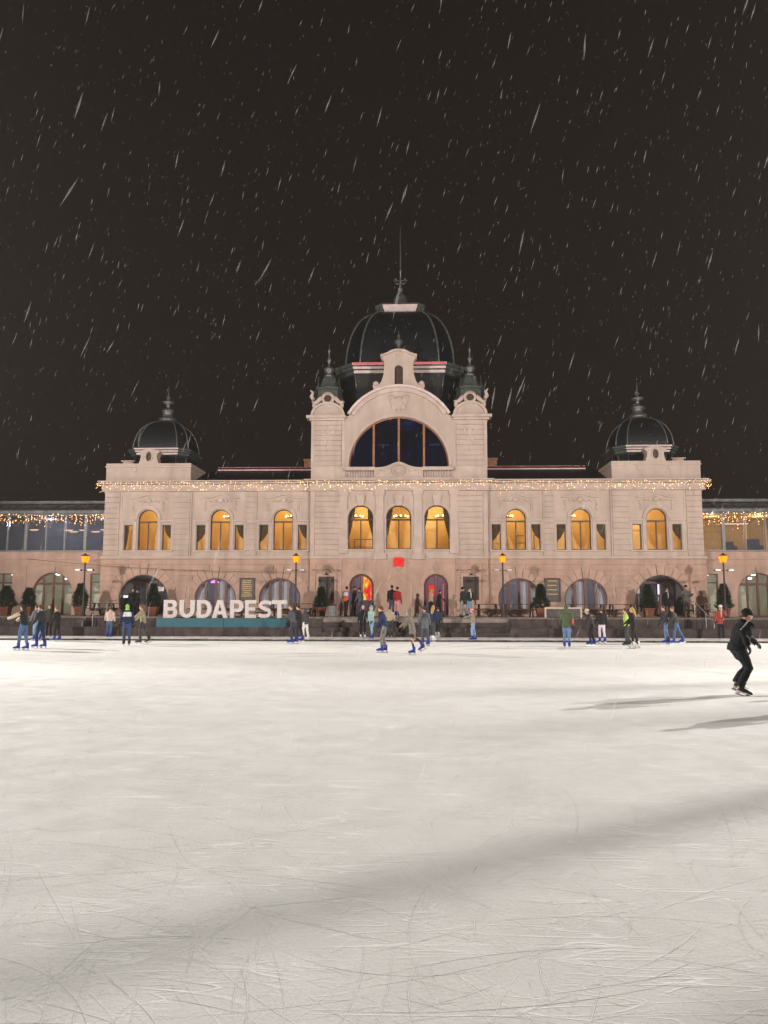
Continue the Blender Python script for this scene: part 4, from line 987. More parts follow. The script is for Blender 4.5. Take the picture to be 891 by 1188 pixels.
# ================================================================== STREET LAMPS
def street_lamp(x, y, label):
    t = empty('street_lamp', (x, y, TZ)); tag(t, label, 'street lamp')
    MB().lathe(0, 0, [(.16, 0), (.16, .08), (.10, .18), (.085, .6), (.06, .7), (.05, 1.6), (.042, 2.9), (.06, 2.95), (.04, 3.0), (.07, 3.08)], 10).build('pole', 'iron', t, True)
    MB().rings([[(a * q, b * q, z) for a, b in ((-1, -1), (1, -1), (1, 1), (-1, 1))] for q, z in ((.13, 3.08), (.19, 3.42))]).build('lantern_glass', 'lantern_glass', t)
    MB().lathe(0, 0, [(.05, 3.13), (.085, 3.2), (.085, 3.32), (.05, 3.38)], 10).build('bulb', 'lantern_glow', t, True)
    MB().rings([[(a * q, b * q, z) for a, b in ((-1, -1), (1, -1), (1, 1), (-1, 1))] for q, z in ((.20, 3.425), (.17, 3.46), (.05, 3.54), (.02, 3.60))]).build('lantern_roof', 'iron', t)
    for a, b in ((-1, -1), (1, -1), (1, 1), (-1, 1)): MB().tube([(a * .135, b * .135, 3.08), (a * .195, b * .195, 3.42)], .009, 4).build('lantern_bar', 'iron', t)
    m = MB(); m.tube([(-.42, 0, 2.62), (.42, 0, 2.62)], .02, 6); m.build('crossbar', 'iron', t)
    for q in (-1, 1):
        h = MB(); h.rings([[(q * .36 + c * a_, -.05 + b_, z_) for c, b_ in ((-1, -.10), (1, -.10), (1, .1), (-1, .1))] for a_, z_ in ((.17, 2.58), (.17, 2.70))])
        h.build('spotlight', 'greyframe', t)
        MB().box(q * .36 - .13, q * .36 + .13, -.165, -.152, 2.60, 2.68).build('spotlight_lens', 'steel', t)
    point_light(x, y, TZ + 3.02, 40, (1.0, .40, .06), .1)
    point_light(x, y, TZ + 3.27, 400, (1.0, .42, .08), .14)
street_lamp(-17.93, 43.5, 'lit orange lantern post beside the handrail under the bluish gallery')
street_lamp(-5.76, 43.5, 'lit orange lantern post beside the last letter of the white sign')
street_lamp(5.9, 43.5, 'lit orange lantern post beside the bench tables and round window')
street_lamp(18.09, 43.5, 'lit orange lantern post beside the handrail under the warm lit gallery')

# ================================================================== SIGN
sgn = empty('budapest_sign', (-9.44, 41.6, .583)); tag(sgn, 'white block letters BUDAPEST standing on a teal plinth', 'sign')
for a, b in ((-3.5, .14), (.16, 3.5)): MB().box(a, b, -.27, .25, 0.002, .49).build('plinth', 'teal', sgn)
PXL = [('B', 190, 206), ('U', 208.3, 226), ('D', 228.5, 245.5), ('A', 246, 264.5), ('P', 267, 282.5), ('E', 284.5, 297.5), ('S', 299.5, 316), ('T', 315.5, 333)]
def glyph(ch):
    W, Hh, T = 1.0, 1.0, .27                       # outlines in a unit box, stroke T
    def arcp(cx, cz, rx, rz, a0, a1, n=10): return [(cx + rx * math.cos(R(a0 + (a1 - a0) * k / n)), cz + rz * math.sin(R(a0 + (a1 - a0) * k / n))) for k in range(n + 1)]
    if ch == 'T': return [[(0, 1), (0, 1 - .22), (.5 - .14, 1 - .22), (.36, 0), (.64, 0), (.64, .78), (1, .78), (1, 1)]]
    if ch == 'E': return [[(0, 0), (1, 0), (1, .2), (.34, .2), (.34, .41), (.9, .41), (.9, .6), (.34, .6), (.34, .8), (1, .8), (1, 1), (0, 1)]]
    if ch == 'U': return [[(0, 1)] + arcp(.5, .42, .5, .42, 180, 360, 14) + [(1, 1), (.71, 1)] + arcp(.5, .40, .21, .19, 360, 180, 10) + [(.29, 1)]]
    if ch == 'D': return [[(0, 0), (.5, 0)] + arcp(.5, .5, .5, .5, -90, 90, 14) + [(0, 1)], [(.29, .2), (.29, .8), (.48, .8)] + arcp(.48, .5, .23, .3, 90, -90, 10)]
    if ch == 'P': return [[(0, 0), (.31, 0), (.31, .33), (.6, .33)] + arcp(.63, .665, .37, .335, -90, 90, 12) + [(0, 1)], [(.31, .52), (.31, .81), (.55, .81)] + arcp(.57, .665, .12, .145, 90, -90, 8)]
    if ch == 'B': return [[(0, 0), (.6, 0)] + arcp(.66, .285, .34, .285, -90, 55, 10) + arcp(.62, .755, .33, .245, -48, 90, 10) + [(0, 1)],
                          [(.29, .19), (.29, .41), (.58, .41)] + arcp(.58, .30, .12, .11, 90, -90, 6), [(.29, .60), (.29, .81), (.54, .81)] + arcp(.55, .705, .11, .105, 90, -90, 6)]
    if ch == 'A': return [[(0, 0), (.29, 0), (.345, .2), (.655, .2), (.71, 0), (1, 0), (.66, 1), (.34, 1)], [(.40, .40), (.5, .77), (.60, .40)]]
    if ch == 'S':
        c = [(.93, .80), (.72, .875), (.50, .89), (.26, .84), (.17, .72), (.24, .60), (.5, .52), (.76, .43), (.84, .29), (.74, .15), (.48, .105), (.24, .12), (.05, .19)]
        Lp, Rp = [], []
        for i, p in enumerate(c):
            a = Vector(c[max(0, i - 1)]); b = Vector(c[min(len(c) - 1, i + 1)]); d = (b - a).normalized(); nn = Vector((-d.y * 1.25, d.x)) * .105
            Lp.append((p[0] + nn.x, p[1] + nn.y)); Rp.append((p[0] - nn.x, p[1] - nn.y))
        return [Lp + Rp[::-1]]
for ch, a, b in PXL:
    x0 = on_plane(a, 718, 41.5)[0] + 9.44; x1 = on_plane(b, 718, 41.5)[0] + 9.44
    loops = [[(x0 + px * (x1 - x0), .492 + pz * .965) for px, pz in l] for l in glyph(ch)]
    o = MB().prism(loops, -.12, .13).build('letter', 'letter_white', sgn)
    bv = o.modifiers.new('soft_edge', 'BEVEL'); bv.width = .012; bv.segments = 2; bv.limit_method = 'ANGLE'

# ================================================================== TERRACE FURNITURE
def conifer_mesh(seed, h, rmax, n):
    r = random.Random(seed); m = MB()
    # branches layered on a cone, each a spray of short needle blades
    for k in range(n):
        t = r.random() ** 0.8; z = .05 + t * h * .96
        rad = rmax * min(1, .45 + t * 5) * (1 - t) ** 0.8 * (r.random() ** .45) * (1 + .18 * math.sin(9 * t + seed)) + .02
        a = r.random() * 2 * math.pi
        p = Vector((rad * math.cos(a), rad * math.sin(a), z))
        d = Vector((math.cos(a + r.uniform(-.7, .7)), math.sin(a + r.uniform(-.7, .7)), r.uniform(-.1, .9))).normalized()
        L = r.uniform(.09, .22); wv = d.cross(Vector((r.uniform(-1, 1), r.uniform(-1, 1), r.uniform(-1, 1)))).normalized() * r.uniform(.008, .018)
        m.add([p - wv, p + wv, p + d * L * .6 + wv * .8, p + d * L, p + d * L * .6 - wv * .8], [(0, 1, 2, 3, 4)])
    return m
conif = None
def potted(x, y, label, h, rw, seed, pot=True):
    h *= .80; rw *= .82
    t = empty('potted_conifer', (x, y, TZ + .012)); tag(t, label, 'potted tree')
    MB().rings([[(a * q, b * q, z) for a, b in ((-1, -1), (1, -1), (1, 1), (-1, 1))] for q, z in ((.20, 0), (.26, .44), (.29, .44), (.29, .52), (.24, .52), (.23, .46))]).build('pot', 'terracotta', t)
    MB().tube([(0, 0, .4), (.01, 0, .8), (0, 0, .45 + h * .9)], [.05, .04, .008], 7).build('trunk', 'bark', t)
    o = conifer_mesh(seed, h, rw, 3600).build('crown', 'needles', t, fix=False); o.location = (0, 0, .42)
YT = 45.2
def tx(px, py=712, Y=YT): return on_plane(px, py, Y)[0]
potted(tx(7), YT, 'broad potted conifer before the rectangular window of the bluish gallery', 1.6, .75, 1)
potted(tx(33), YT, 'dark potted conifer beside the arched glazing of the bluish gallery', 1.45, .55, 2)
potted(tx(93, 712, 44.6), 44.6, 'pointed potted conifer beside the lantern post and metal handrail', 1.75, .62, 3)
potted(tx(178), YT, 'potted conifer in the round doorway beside the small white sign', 1.75, .5, 4)
potted(tx(373), YT, 'small potted conifer beside the grey litter bin', 1.55, .5, 5)
potted(tx(628, 712, 44.4), 44.4, 'potted conifer between two round windows under the notice board', 1.75, .6, 6)
potted(tx(753), YT, 'potted conifer in the round doorway with the violet light', 1.75, .5, 7)
potted(tx(841, 712, 44.8), 44.8, 'potted conifer under the lantern post of the warm lit gallery', 1.8, .6, 8)
def bench_table(x, y, label, L=2.2, group=None):
    t = empty('bench_table', (x, y, TZ + .012)); tag(t, label, 'bench table', group)
    for k in range(4): MB().box(-L / 2, L / 2, -.34 + k * .175, -.34 + k * .175 + .16, .70, .74).build('table_plank', 'bench_wood', t)
    for q in (-.72, .58):
        b = MB().box(-L / 2, L / 2, q, q + .14, .41, .45).build('bench_plank', 'bench_wood', t)
        MB().box(-L / 2, L / 2, q + .15, q + .28, .41, .45).build('bench_plank', 'bench_wood', t)
    for s in (-1, 1):
        m = MB(); X0, X1 = sorted((s * (L / 2 - .3), s * (L / 2 - .22)))
        m.box(X0, X1, -.75, .88, .33, .41); m.build('brace', 'bench_wood', t)
        for q in (-1, 1):
            MB().rings([[(X0, q * .62 - .05, 0), (X1, q * .62 - .05, 0), (X1, q * .62 + .05, 0), (X0, q * .62 + .05, 0)], [(X0, q * .28 - .05, .70), (X1, q * .28 - .05, .70), (X1, q * .28 + .05, .70), (X0, q * .28 + .05, .70)]]).build('leg', 'bench_wood', t)
for px, lab, L in ((566, 'dark wooden bench table beside the tower pier and lantern post', 1.5), (602, 'dark wooden bench table under the round window beside the lantern post', 2.0),
                   (682, 'dark wooden bench table behind the cream framed panel', 2.2), (722, 'dark wooden bench table beside the potted conifer of the violet doorway', 1.7),
                   (354, 'dark wooden bench table between the small conifer and the white sign', 1.6), (300, 'dark wooden bench table behind the last letters of the white sign', 2.2),
                   (243, 'dark wooden bench table behind the first letters of the white sign', 2.2), (121, 'dark wooden bench table by the handrail next to the white-tube doorway', 1.4), (810, 'dark wooden bench table by the handrail next to the violet doorway', 1.3)):
    bench_table(tx(px, 708, 44.9), 44.9, lab, L)
t = empty('litter_bin', (tx(386, 714, 44.0), 44.0, TZ + .012)); tag(t, 'grey ribbed litter bin beside the small potted conifer', 'litter bin')
MB().lathe(0, 0, [(.2, 0), (.22, .03), (.22, .6), (.2, .62)], 16).build('bin_body', 'bin_grey', t)
for k in range(16):
    a = 2 * math.pi * k / 16; MB().box(-.012, .012, -.012, .012, .04, .6).build('rib', 'bin_grey', t).location = (.225 * math.cos(a), .225 * math.sin(a), 0)
MB().lathe(0, 0, [(.24, .62), (.24, .66), (.12, .70)], 16).build('lid', 'iron', t)
t = empty('framed_panel', (tx(654, 714, 42.5), 42.5, TZ + .0)); tag(t, 'low cream framed dark panel standing on the terrace edge', 'panel')
MB().box(-.93, .93, -.02, .04, .05, .50).build('panel', 'plaque', t)
MB().box(-1.0, 1.0, -.05, .08, .50, .58).build('frame_top', 'cream', t)
for q in (-1, 1): MB().box(*sorted((q * .92, q * 1.0)), -.05, .08, 0.015, .50).build('frame_post', 'cream', t)
def handrail(x, flip, label):
    t = empty('handrail', (x, 41.35, .1)); tag(t, label, 'handrail', 'step handrails')
    P = [(0, .1, 0), (.22 * flip, .45, .48), (.55 * flip, .95, 1.0)]
    tops = [(0, .1, .85), (.26 * flip, .5, 1.3), (.6 * flip, 1.15, 1.9)]
    for a, b in zip(P, tops): MB().tube([(b[0], b[1], a[2]), b], .024, 8).build('post', 'steel', t)
    MB().tube([(-.1 * flip, -.12, .75)] + tops + [(.85 * flip, 1.5, 1.9)], .024, 8).build('rail', 'steel', t)
handrail(tx(95, 735, 41.4), 1.5, 'grey metal handrail on the steps near the white-tube doorway')
handrail(tx(830, 735, 41.4), -1.0, 'grey metal handrail on the steps near the violet doorway')
# overhead cable between the lamps
def cable(a, b, sag, label):
    a, b = Vector(a), Vector(b); P = []
    for k in range(17):
        q = k / 16; p = a.lerp(b, q); p.z -= sag * 4 * q * (1 - q); P.append(p)
    o = MB().tube([p - a for p in P], .012, 5).build('overhead_cable', 'iron'); o.location = a; tag(o, label, 'cable')
cable((-23.0, 46.6, 4.55), (-5.5, 46.55, 3.75), .25, 'thin dark cable sagging across the facade under the bluish gallery end')

# ================================================================== PEOPLE
def skate_mesh(kind):
    m = MB()
    # sole outline lofted from heel to toe (x forward), boot on a 9 cm blade
    b = .085 if kind != 'shoe' else .0
    rs = []
    for x, w, hh in ((-.085, .030, .07), (-.07, .040, .10), (-.02, .042, .11), (.05, .043, .095), (.11, .046, .075), (.16, .042, .055), (.185, .022, .04)):
        rs.append([(x, -w, b), (x, w, b), (x, w * .95, b + hh * .6), (x, w * .6, b + hh), (x, -w * .6, b + hh), (x, -w * .95, b + hh * .6)])
    m.rings(rs)
    m.tube([(-.035, 0, b + .05), (-.035, 0, b + .12), (-.03, 0, b + .16), (-.025, 0, b + .20)], [.052, .055, .057, .06], 10)
    return m
def blade_mesh():
    m = MB()
    m.box(-.115, .18, -.0025, .0025, 0, .035)
    m.rings([[(-.09, -.012, .03), (-.05, -.012, .03), (-.05, .012, .03), (-.09, .012, .03)], [(-.09, -.03, .088), (-.03, -.03, .088), (-.03, .03, .088), (-.09, .03, .088)]])
    m.rings([[(.08, -.012, .03), (.14, -.012, .03), (.14, .012, .03), (.08, .012, .03)], [(.06, -.03, .088), (.15, -.03, .088), (.15, .03, .088), (.06, .03, .088)]])
    return m
_shared = {}
def shared(name, key, fn, mat, parent, smooth=False):
    k = (key, mat if isinstance(mat, str) else mat.name)
    if k not in _shared:
        o = fn().build(name, mat, parent, smooth); _shared[k] = o.data; return o
    o = bpy.data.objects.new(name, _shared[k]); COL.objects.link(o); o.parent = parent; return o
def glove_mesh():
    m = MB()     # x: along the hand, y: across, palm faces -z
    m.rings([[(x, -w, -t), (x, w, -t), (x, w, t), (x, -w, t)] for x, w, t in ((-.02, .03, .025), (0, .034, .024), (.05, .045, .018), (.09, .044, .015))])
    for i, (y, L) in enumerate(((-.034, .065), (-.011, .08), (.012, .075), (.034, .058))):
        m.tube([(.08, y, 0), (.08 + L * .5, y, -.006), (.08 + L * .85, y, -.03), (.08 + L, y, -.055)], [.0125, .0125, .0115, .008], 6)
    m.tube([(.02, .04, 0), (.05, .07, -.008), (.08, .078, -.03)], [.015, .014, .010], 6)
    return m
NP = [0]
def person(label, pos, h=1.72, head=180.0, lean=5, L=(10, 15), Rr=(-8, 5), la=(10, 20, 12), ra=(-8, 15, 12), coat=(.02, .02, .02), legs=(.05, .09, .2),
           boots=(.01, .035, .30), hair=(.03, .02, .015), hat=None, hood=None, hem=.06, bulk=1.12, skates=True, longhair=False, sleeves=None, extra=None, vox=.024, group=None, turn=0, legw=1.08, scarf=None, bag=None, stripe=None):
    """L/Rr: (thigh swing, knee bend); la/ra: (shoulder swing, elbow bend, abduction) in degrees; head: heading, 0 = +X"""
    x, y, z = pos
    t = empty('person', (x, y, z), R(head)); tag(t, label, 'person', group)
    k = h / 1.72
    gh = (.085 if skates else 0.0)
    Lth, Lsh = .425 * k, .405 * k
    def leg(s, sw, kn, o=3):
        hip = Vector((0, s * .085 * k, 0)); a = R(sw); b = R(sw - kn)
        kne = hip + Vector((math.sin(a), s * math.sin(R(o)) * .5, -math.cos(a))) * Lth
        ank = kne + Vector((math.sin(b), s * math.sin(R(o)) * .5, -math.cos(b))) * Lsh
        return hip, kne, ank
    Ls, Rs = leg(1, *L), leg(-1, *Rr)
    low = min(Ls[2].z, Rs[2].z); hz = -low + gh + .115 * k
    up = Vector((0, 0, hz))
    Ls = [p + up for p in Ls]; Rs = [p + up for p in Rs]
    ln = R(lean); T = Vector((math.sin(ln), 0, math.cos(ln)))
    pel = up.copy(); waist = pel + T * .16 * k; chest = pel + T * .36 * k; sh = pel + T * .50 * k; ntop = pel + T * .585 * k
    hln = ln * .5; HT = Vector((math.sin(hln), 0, math.cos(hln)))
    hc = ntop + HT * .105 * k + Vector((.015 * k, 0, 0))
    def arm(s, sw, el, ab):
        S = sh + Vector((0, s * .175 * k * (0.6 + .4 * bulk), -.03 * k)); a = R(sw)
        d1 = Vector((math.sin(a) * math.cos(R(ab)), s * math.sin(R(ab)), -math.cos(a) * math.cos(R(ab))))
        E = S + d1 * .29 * k; b = R(sw + el)
        d2 = Vector((math.sin(b) * math.cos(R(ab * .6)), s * math.sin(R(ab * .6)), -math.cos(b) * math.cos(R(ab * .6))))
        return S, E, E + d2 * .25 * k, d2
    LA, RA = arm(1, *la), arm(-1, *ra)
    rot = Matrix.Rotation(R(turn), 3, 'Z') @ Matrix.Rotation(hln, 3, 'Y')
    def ering(c, a, b, n=14, tilt=ln):
        rm = Matrix.Rotation(tilt, 3, 'Y')
        return [c + rm @ Vector((a * math.cos(2 * math.pi * i / n), b * math.sin(2 * math.pi * i / n), 0)) for i in range(n)]
    def finish(o, v, disp=.012, ns=5.0):
        md = o.modifiers.new('remesh', 'REMESH'); md.mode = 'VOXEL'; md.voxel_size = v; md.use_smooth_shade = True
        sm = o.modifiers.new('smooth', 'SMOOTH'); sm.iterations = 3; sm.factor = .5
        if disp:
            tx_ = bpy.data.textures.get('folds') or bpy.data.textures.new('folds', 'CLOUDS'); tx_.noise_scale = .13; tx_.noise_depth = 2
            dp = o.modifiers.new('folds', 'DISPLACE'); dp.texture = tx_; dp.strength = disp * 2; dp.mid_level = .5; dp.texture_coords = 'GLOBAL'
        return o
    # body: one continuous surface
    m = MB()
    m.ell(hc, (.093 * k, .074 * k, .118 * k), 14, 10, rot)
    m.ell(hc + rot @ Vector((.035, 0, -.055)) * k, (.058 * k, .052 * k, .06 * k), 10, 8, rot)
    m.tube([hc + rot @ Vector((.085, 0, .0)) * k, hc + rot @ Vector((.108, 0, -.028)) * k], [.012 * k, .017 * k], 6)
    for s in (-1, 1): m.ell(hc + rot @ Vector((-.005, s * .076, -.01)) * k, (.018 * k, .012 * k, .03 * k), 8, 6, rot)
    m.tube([sh, ntop, hc + HT * -.06 * k], [.062 * k, .054 * k, .055 * k], 10)
    m.rings([ering(pel - T * .05 * k, .08 * k, .12 * k), ering(waist, .07 * k, .11 * k), ering(chest, .08 * k, .13 * k), ering(sh, .05 * k, .14 * k), ering(sh + T * .03 * k, .04 * k, .07 * k)])
    for A in (LA, RA): m.tube([A[0], A[1], A[2], A[2] + A[3] * .06 * k], [.045 * k, .036 * k, .026 * k, .03 * k], 8)
    for G_ in (Ls, Rs): m.tube([G_[0], G_[1], G_[2], G_[2] - Vector((0, 0, .06 * k))], [.075 * k, .05 * k, .036 * k, .035 * k], 8)
    finish(m.build('body', 'skin', t), min(vox, .02), 0)
    e = MB()
    for s in (-1, 1): e.ell(hc + rot @ Vector((.083, s * .032, .012)) * k, (.012 * k, .014 * k, .009 * k), 6, 5)
    e.tube([hc + rot @ Vector((.088, -.022, -.062)) * k, hc + rot @ Vector((.095, 0, -.06)) * k, hc + rot @ Vector((.088, .022, -.062)) * k], .006 * k, 5)
    e.build('face', 'eye', t)
    # trousers
    m = MB()
    m.rings([ering(pel - Vector((0, 0, .10 * k)), .085 * k, .125 * k, tilt=0), ering(pel, .105 * k, .15 * k, tilt=0), ering(pel + T * .10 * k, .095 * k, .135 * k)])
    for G_ in (Ls, Rs):
        kn_ = (G_[0] + G_[1]) / 2
        m.tube([G_[0] + Vector((0, 0, .02)), kn_, G_[1], (G_[1] + G_[2]) / 2, G_[2] - Vector((0, 0, .02))], [.095 * k * legw, .084 * k * legw, .066 * k * legw, .062 * k * legw, .058 * k * legw], 10)
    finish(m.build('trousers', cloth(legs), t), vox, .011)
    # jacket or coat
    m = MB(); bk = bulk
    hemp = pel - Vector((0, 0, hem * k)) + Vector((-math.sin(ln) * hem * .3, 0, 0))
    rs = [ering(hemp, (.115 + .12 * max(0, hem - .1)) * k * bk, (.155 + .10 * max(0, hem - .1)) * k * bk, tilt=ln * .3), ering(pel, .118 * k * bk, .158 * k * bk, tilt=ln * .6), ering(waist, .108 * k * bk, .145 * k * bk), ering(chest, .122 * k * bk, .172 * k * bk),
          ering(sh - T * .02 * k, .085 * k * bk, .175 * k), ering(sh + T * .035 * k, .07 * k, .10 * k), ering(ntop - T * .01 * k, .065 * k, .068 * k)]
    m.rings(rs)
    for A in (LA, RA):
        m.tube([A[0] + Vector((0, 0, .015)), (A[0] + A[1]) / 2, A[1], (A[1] + A[2]) / 2, A[2] + A[3] * .01], [.072 * k * bk, .064 * k * bk, .058 * k * bk, .052 * k * bk, .042 * k * bk], 10)
    if hood == 'down': m.tube([ntop + Vector((-.03, .07, -.01)) * k, ntop + Vector((-.10, .04, -.02)) * k, ntop + Vector((-.10, -.04, -.02)) * k, ntop + Vector((-.03, -.07, -.01)) * k], [.035 * k, .06 * k, .06 * k, .035 * k], 8)
    if hood == 'up':
        m.ell(hc + rot @ Vector((-.035, 0, .015)) * k, (.115 * k, .10 * k, .135 * k), 14, 10, rot); m.tube([ntop - T * .02, hc + rot @ Vector((-.05, 0, -.05)) * k], [.085 * k, .10 * k], 10)
    jk = finish(m.build('jacket', cloth(coat), t), vox, .014)
    if sleeves:
        m = MB()
        for A in (LA, RA): m.tube([A[0] + Vector((0, 0, .0)), (A[0] + A[1]) / 2, A[1], A[2]], [.074 * k * bk, .071 * k * bk, .063 * k * bk, .05 * k * bk], 10)
        m.build('sleeve', cloth(sleeves), t, True)
    if extra:   # pale stripe or panel on the chest and shoulder
        m = MB(); m.rings([ering(chest - T * .10 * k, .128 * k * bk, .178 * k * bk), ering(chest + T * .02 * k, .131 * k * bk, .181 * k * bk), ering(sh - T * .03 * k, .094 * k * bk, .186 * k)], False)
        m.build('jacket_yoke', cloth(extra), t, True)
    if stripe:
        m = MB()
        for A in (LA, RA):
            off = Vector((.0, .0, .0)); n_ = (A[1] - A[0]).cross(Vector((0, 1, 0))).normalized()
            m.tube([A[0] + n_ * -.068 * k * bk, A[1] + n_ * -.056 * k * bk, A[2] + n_ * -.045 * k * bk], .017, 6)
        m.build('sleeve_stripe', cloth(stripe), t, True)
    if scarf:
        m = MB(); m.tube([ntop + Vector((.06 * math.cos(a), .065 * math.sin(a), 0)) * k for a in [2 * math.pi * i / 10 for i in range(11)]], .035 * k, 8)
        m.tube([ntop + Vector((.07, .02, -.02)) * k, chest + Vector((.14, .03, 0)) * k, waist + Vector((.14, .03, 0)) * k], [.04 * k, .035 * k, .03 * k], 8); m.build('scarf', cloth(scarf), t, True)
    if bag:
        m = MB(); m.ell(waist + Vector((-.03, -.22 * bk, -.02)) * k, (.13 * k, .05 * k, .13 * k), 10, 8); m.tube([waist + Vector((0, -.2, .08)) * k, sh + Vector((0, .06, .06)) * k], .012, 5); m.build('bag', cloth(bag), t, True)
    # hair / hat
    m = MB()
    if hood != 'up':
        m.ell(hc + rot @ Vector((-.018, 0, .028)) * k, (.096 * k, .083 * k, .108 * k), 14, 10, rot)
        if longhair: m.tube([hc + rot @ Vector((-.05, 0, .02)) * k, hc + rot @ Vector((-.085, 0, -.10)) * k, sh + Vector((-.10, 0, -.05)) * k, chest + Vector((-.125, 0, 0)) * k], [.075 * k, .085 * k, .08 * k, .03 * k], 10)
    else: m.ell(hc + rot @ Vector((.02, 0, .06)) * k, (.075 * k, .075 * k, .05 * k), 12, 8, rot)
    m.build('hair', cloth(hair), t, True)
    if hat:
        m = MB(); m.ell(hc + rot @ Vector((-.008, 0, .055)) * k, (.108 * k, .093 * k, .09 * k), 14, 10, rot)
        rm_ = rot; n = 16
        m.rings([[hc + rm_ @ (Vector((-.008 + a * math.cos(2 * math.pi * i / n), b * math.sin(2 * math.pi * i / n), z_)) * k) for i in range(n)] for a, b, z_ in ((.112, .097, .02), (.117, .102, .03), (.117, .102, .06), (.11, .095, .07))])
        if hat[3:] == (1,): m.ell(hc + rot @ Vector((-.01, 0, .16)) * k, (.035 * k,) * 3, 8, 6)
        m.build('hat', cloth(hat[:3]), t, True)
    # hands in gloves
    for A in (LA, RA):
        o = shared('glove', 'glove', glove_mesh, cloth((.03, .03, .03)), t, True)
        o.matrix_local = Matrix.LocRotScale(A[2] + A[3] * .01, A[3].to_track_quat('X', 'Z'), Vector((k, k, k)))
    # footwear
    for G_, (sw, kn) in ((Ls, L), (Rs, Rr)):
        pit = R(max(-5, min(50, (kn - sw) * .55))) if (kn - sw) > 25 else 0
        if skates:
            o = shared('skate', 'skate', lambda: skate_mesh('skate'), cloth(boots, .45), t, True)
            o.matrix_local = Matrix.LocRotScale(G_[2] - Vector((0, 0, .115 * k + gh)) + Vector((.03, 0, 0)), Matrix.Rotation(pit, 3, 'Y').to_quaternion(), Vector((k * 1.12, k * 1.15, 1.08)))
            shared('blade', 'blade', blade_mesh, 'blade', o)
        else:
            o = shared('shoe', 'shoe', lambda: skate_mesh('shoe'), cloth(boots), t, True)
            o.matrix_local = Matrix.LocRotScale(G_[2] - Vector((0, 0, .115 * k)) + Vector((.03, 0, 0)), Matrix.Rotation(pit, 3, 'Y').to_quaternion(), Vector((k, k, .8)))
    return t

BLUE = (.014, .03, .22); BLK = (.015, .015, .017); JEAN = (.06, .11, .22); LJEAN = (.17, .27, .40); DGREY = (.05, .05, .055); WHT = (.6, .58, .56); NAVY = (.015, .025, .06)
BEIGE = (.42, .33, .25); BLOND = (.36, .22, .09); BRN = (.09, .045, .02); RED = (.28, .02, .025); KHAKI = (.20, .16, .11); GREY = (.14, .14, .14)
def ice_at(px, py, z=0.0):
    x, y = on_ground(px, py, z); return (x, y, z)
def hgt(px, py, top, z=0.0, skates=True):
    d = ray(px, py); kk = (z - CAMZ) / d.z; Y = d.y * kk
    _, zt = on_plane(px, top, Y); return max(1.3, min(1.86, zt - z - (.09 if skates else 0)))
def P(label, px, py, top, z=0.0, **kw):
    sk = kw.get('skates', True)
    if z == .1: x, y = on_ground(px, py, z); y = min(max(y, 38.9), 41.0); pos = (on_plane(px, py, y)[0], y, z)
    else: pos = ice_at(px, py, z)
    hh = hgt(px, py, top, z, sk)
    if z == .1:
        hh = max(1.5, min(1.8, on_plane(px, top, pos[1])[1] - z - .09))
    hh = kw.pop('h', hh)
    person(label, pos, h=hh, **kw)
LEFT, RIGHT, AWAY, CAMW = 180, 0, 90, -90
P('skater in black vest with beige sleeves and jeans, arm stretched out, long dark hair', 27, 756.5, 703.5, head=172, lean=8, coat=BLK, sleeves=BEIGE, legs=JEAN, boots=BLUE, longhair=True, L=(14, 10), Rr=(-4, 8), la=(62, 8, 8), ra=(50, 10, 8), hem=.03)
P('skater in black jacket and dark jeans beside the one with beige sleeves', 47, 754, 703.5, head=175, lean=6, coat=(.02, .022, .03), legs=NAVY, boots=BLUE, hair=BRN, L=(16, 18), Rr=(-6, 8), la=(12, 22, 10), ra=(-10, 18, 10), bulk=1.08, scarf=(.3, .3, .32))
P('person in grey jacket and light jeans half hidden behind a black jacketed skater', 42.5, 745, 704, head=160, coat=(.12, .12, .13), legs=LJEAN, boots=BLUE, hair=BRN)
P('person in dark olive coat standing at the rink edge among black jackets', 56.5, 741.3, 703, z=.1, head=-70, coat=(.05, .045, .035), legs=BLK, boots=BLK, hair=BRN, skates=True, hem=.16)
P('skater in black jacket with pale fur collar and reddish hair', 66, 746, 705.5, head=178, coat=BLK, legs=BLK, boots=BLUE, hair=(.25, .08, .03), scarf=(.4, .32, .26), L=(10, 12), Rr=(-6, 4))
P('skater in pale fluffy jacket and jeans with grey hat, seen from behind', 127, 742, 705, head=100, coat=(.52, .40, .34), legs=JEAN, boots=BLUE, hat=(.10, .09, .085), bulk=1.18, L=(4, 6), Rr=(-4, 4))
P('skater in navy and white jacket with neon green collar', 147, 750.5, 703, head=118, coat=NAVY, extra=(.6, .6, .58), legs=(.035, .06, .13), boots=BLK, hair=(.22, .50, .08), bulk=1.1, L=(8, 10), Rr=(-8, 5), scarf=(.25, .6, .1))
P('skater in khaki pullover and grey trousers reaching an arm forward', 166, 748.5, 703, head=183, lean=9, coat=(.26, .22, .15), legs=DGREY, boots=(.05, .03, .025), hair=(.16, .06, .03), L=(16, 20), Rr=(-12, 22), la=(45, 15, 8), ra=(35, 20, 8))
P('skater in dark grey jacket at the end of the white sign with bright blue skates', 340.5, 747.5, 702, head=185, lean=10, coat=(.06, .065, .075), legs=(.03, .033, .04), boots=BLUE, hair=BRN, L=(14, 22), Rr=(-4, 16), la=(35, 40, 10), ra=(10, 30, 10))
P('skater all in black close behind the dark grey jacket', 347.5, 745.5, 703, head=170, coat=BLK, legs=BLK, boots=BLUE, L=(8, 8), Rr=(-8, 6))
P('small person in dark coat and white leggings with white boots', 354.5, 744, 706, head=150, coat=(.05, .052, .055), legs=WHT, boots=WHT, hair=(.10, .09, .08), hood='up', hem=.12)
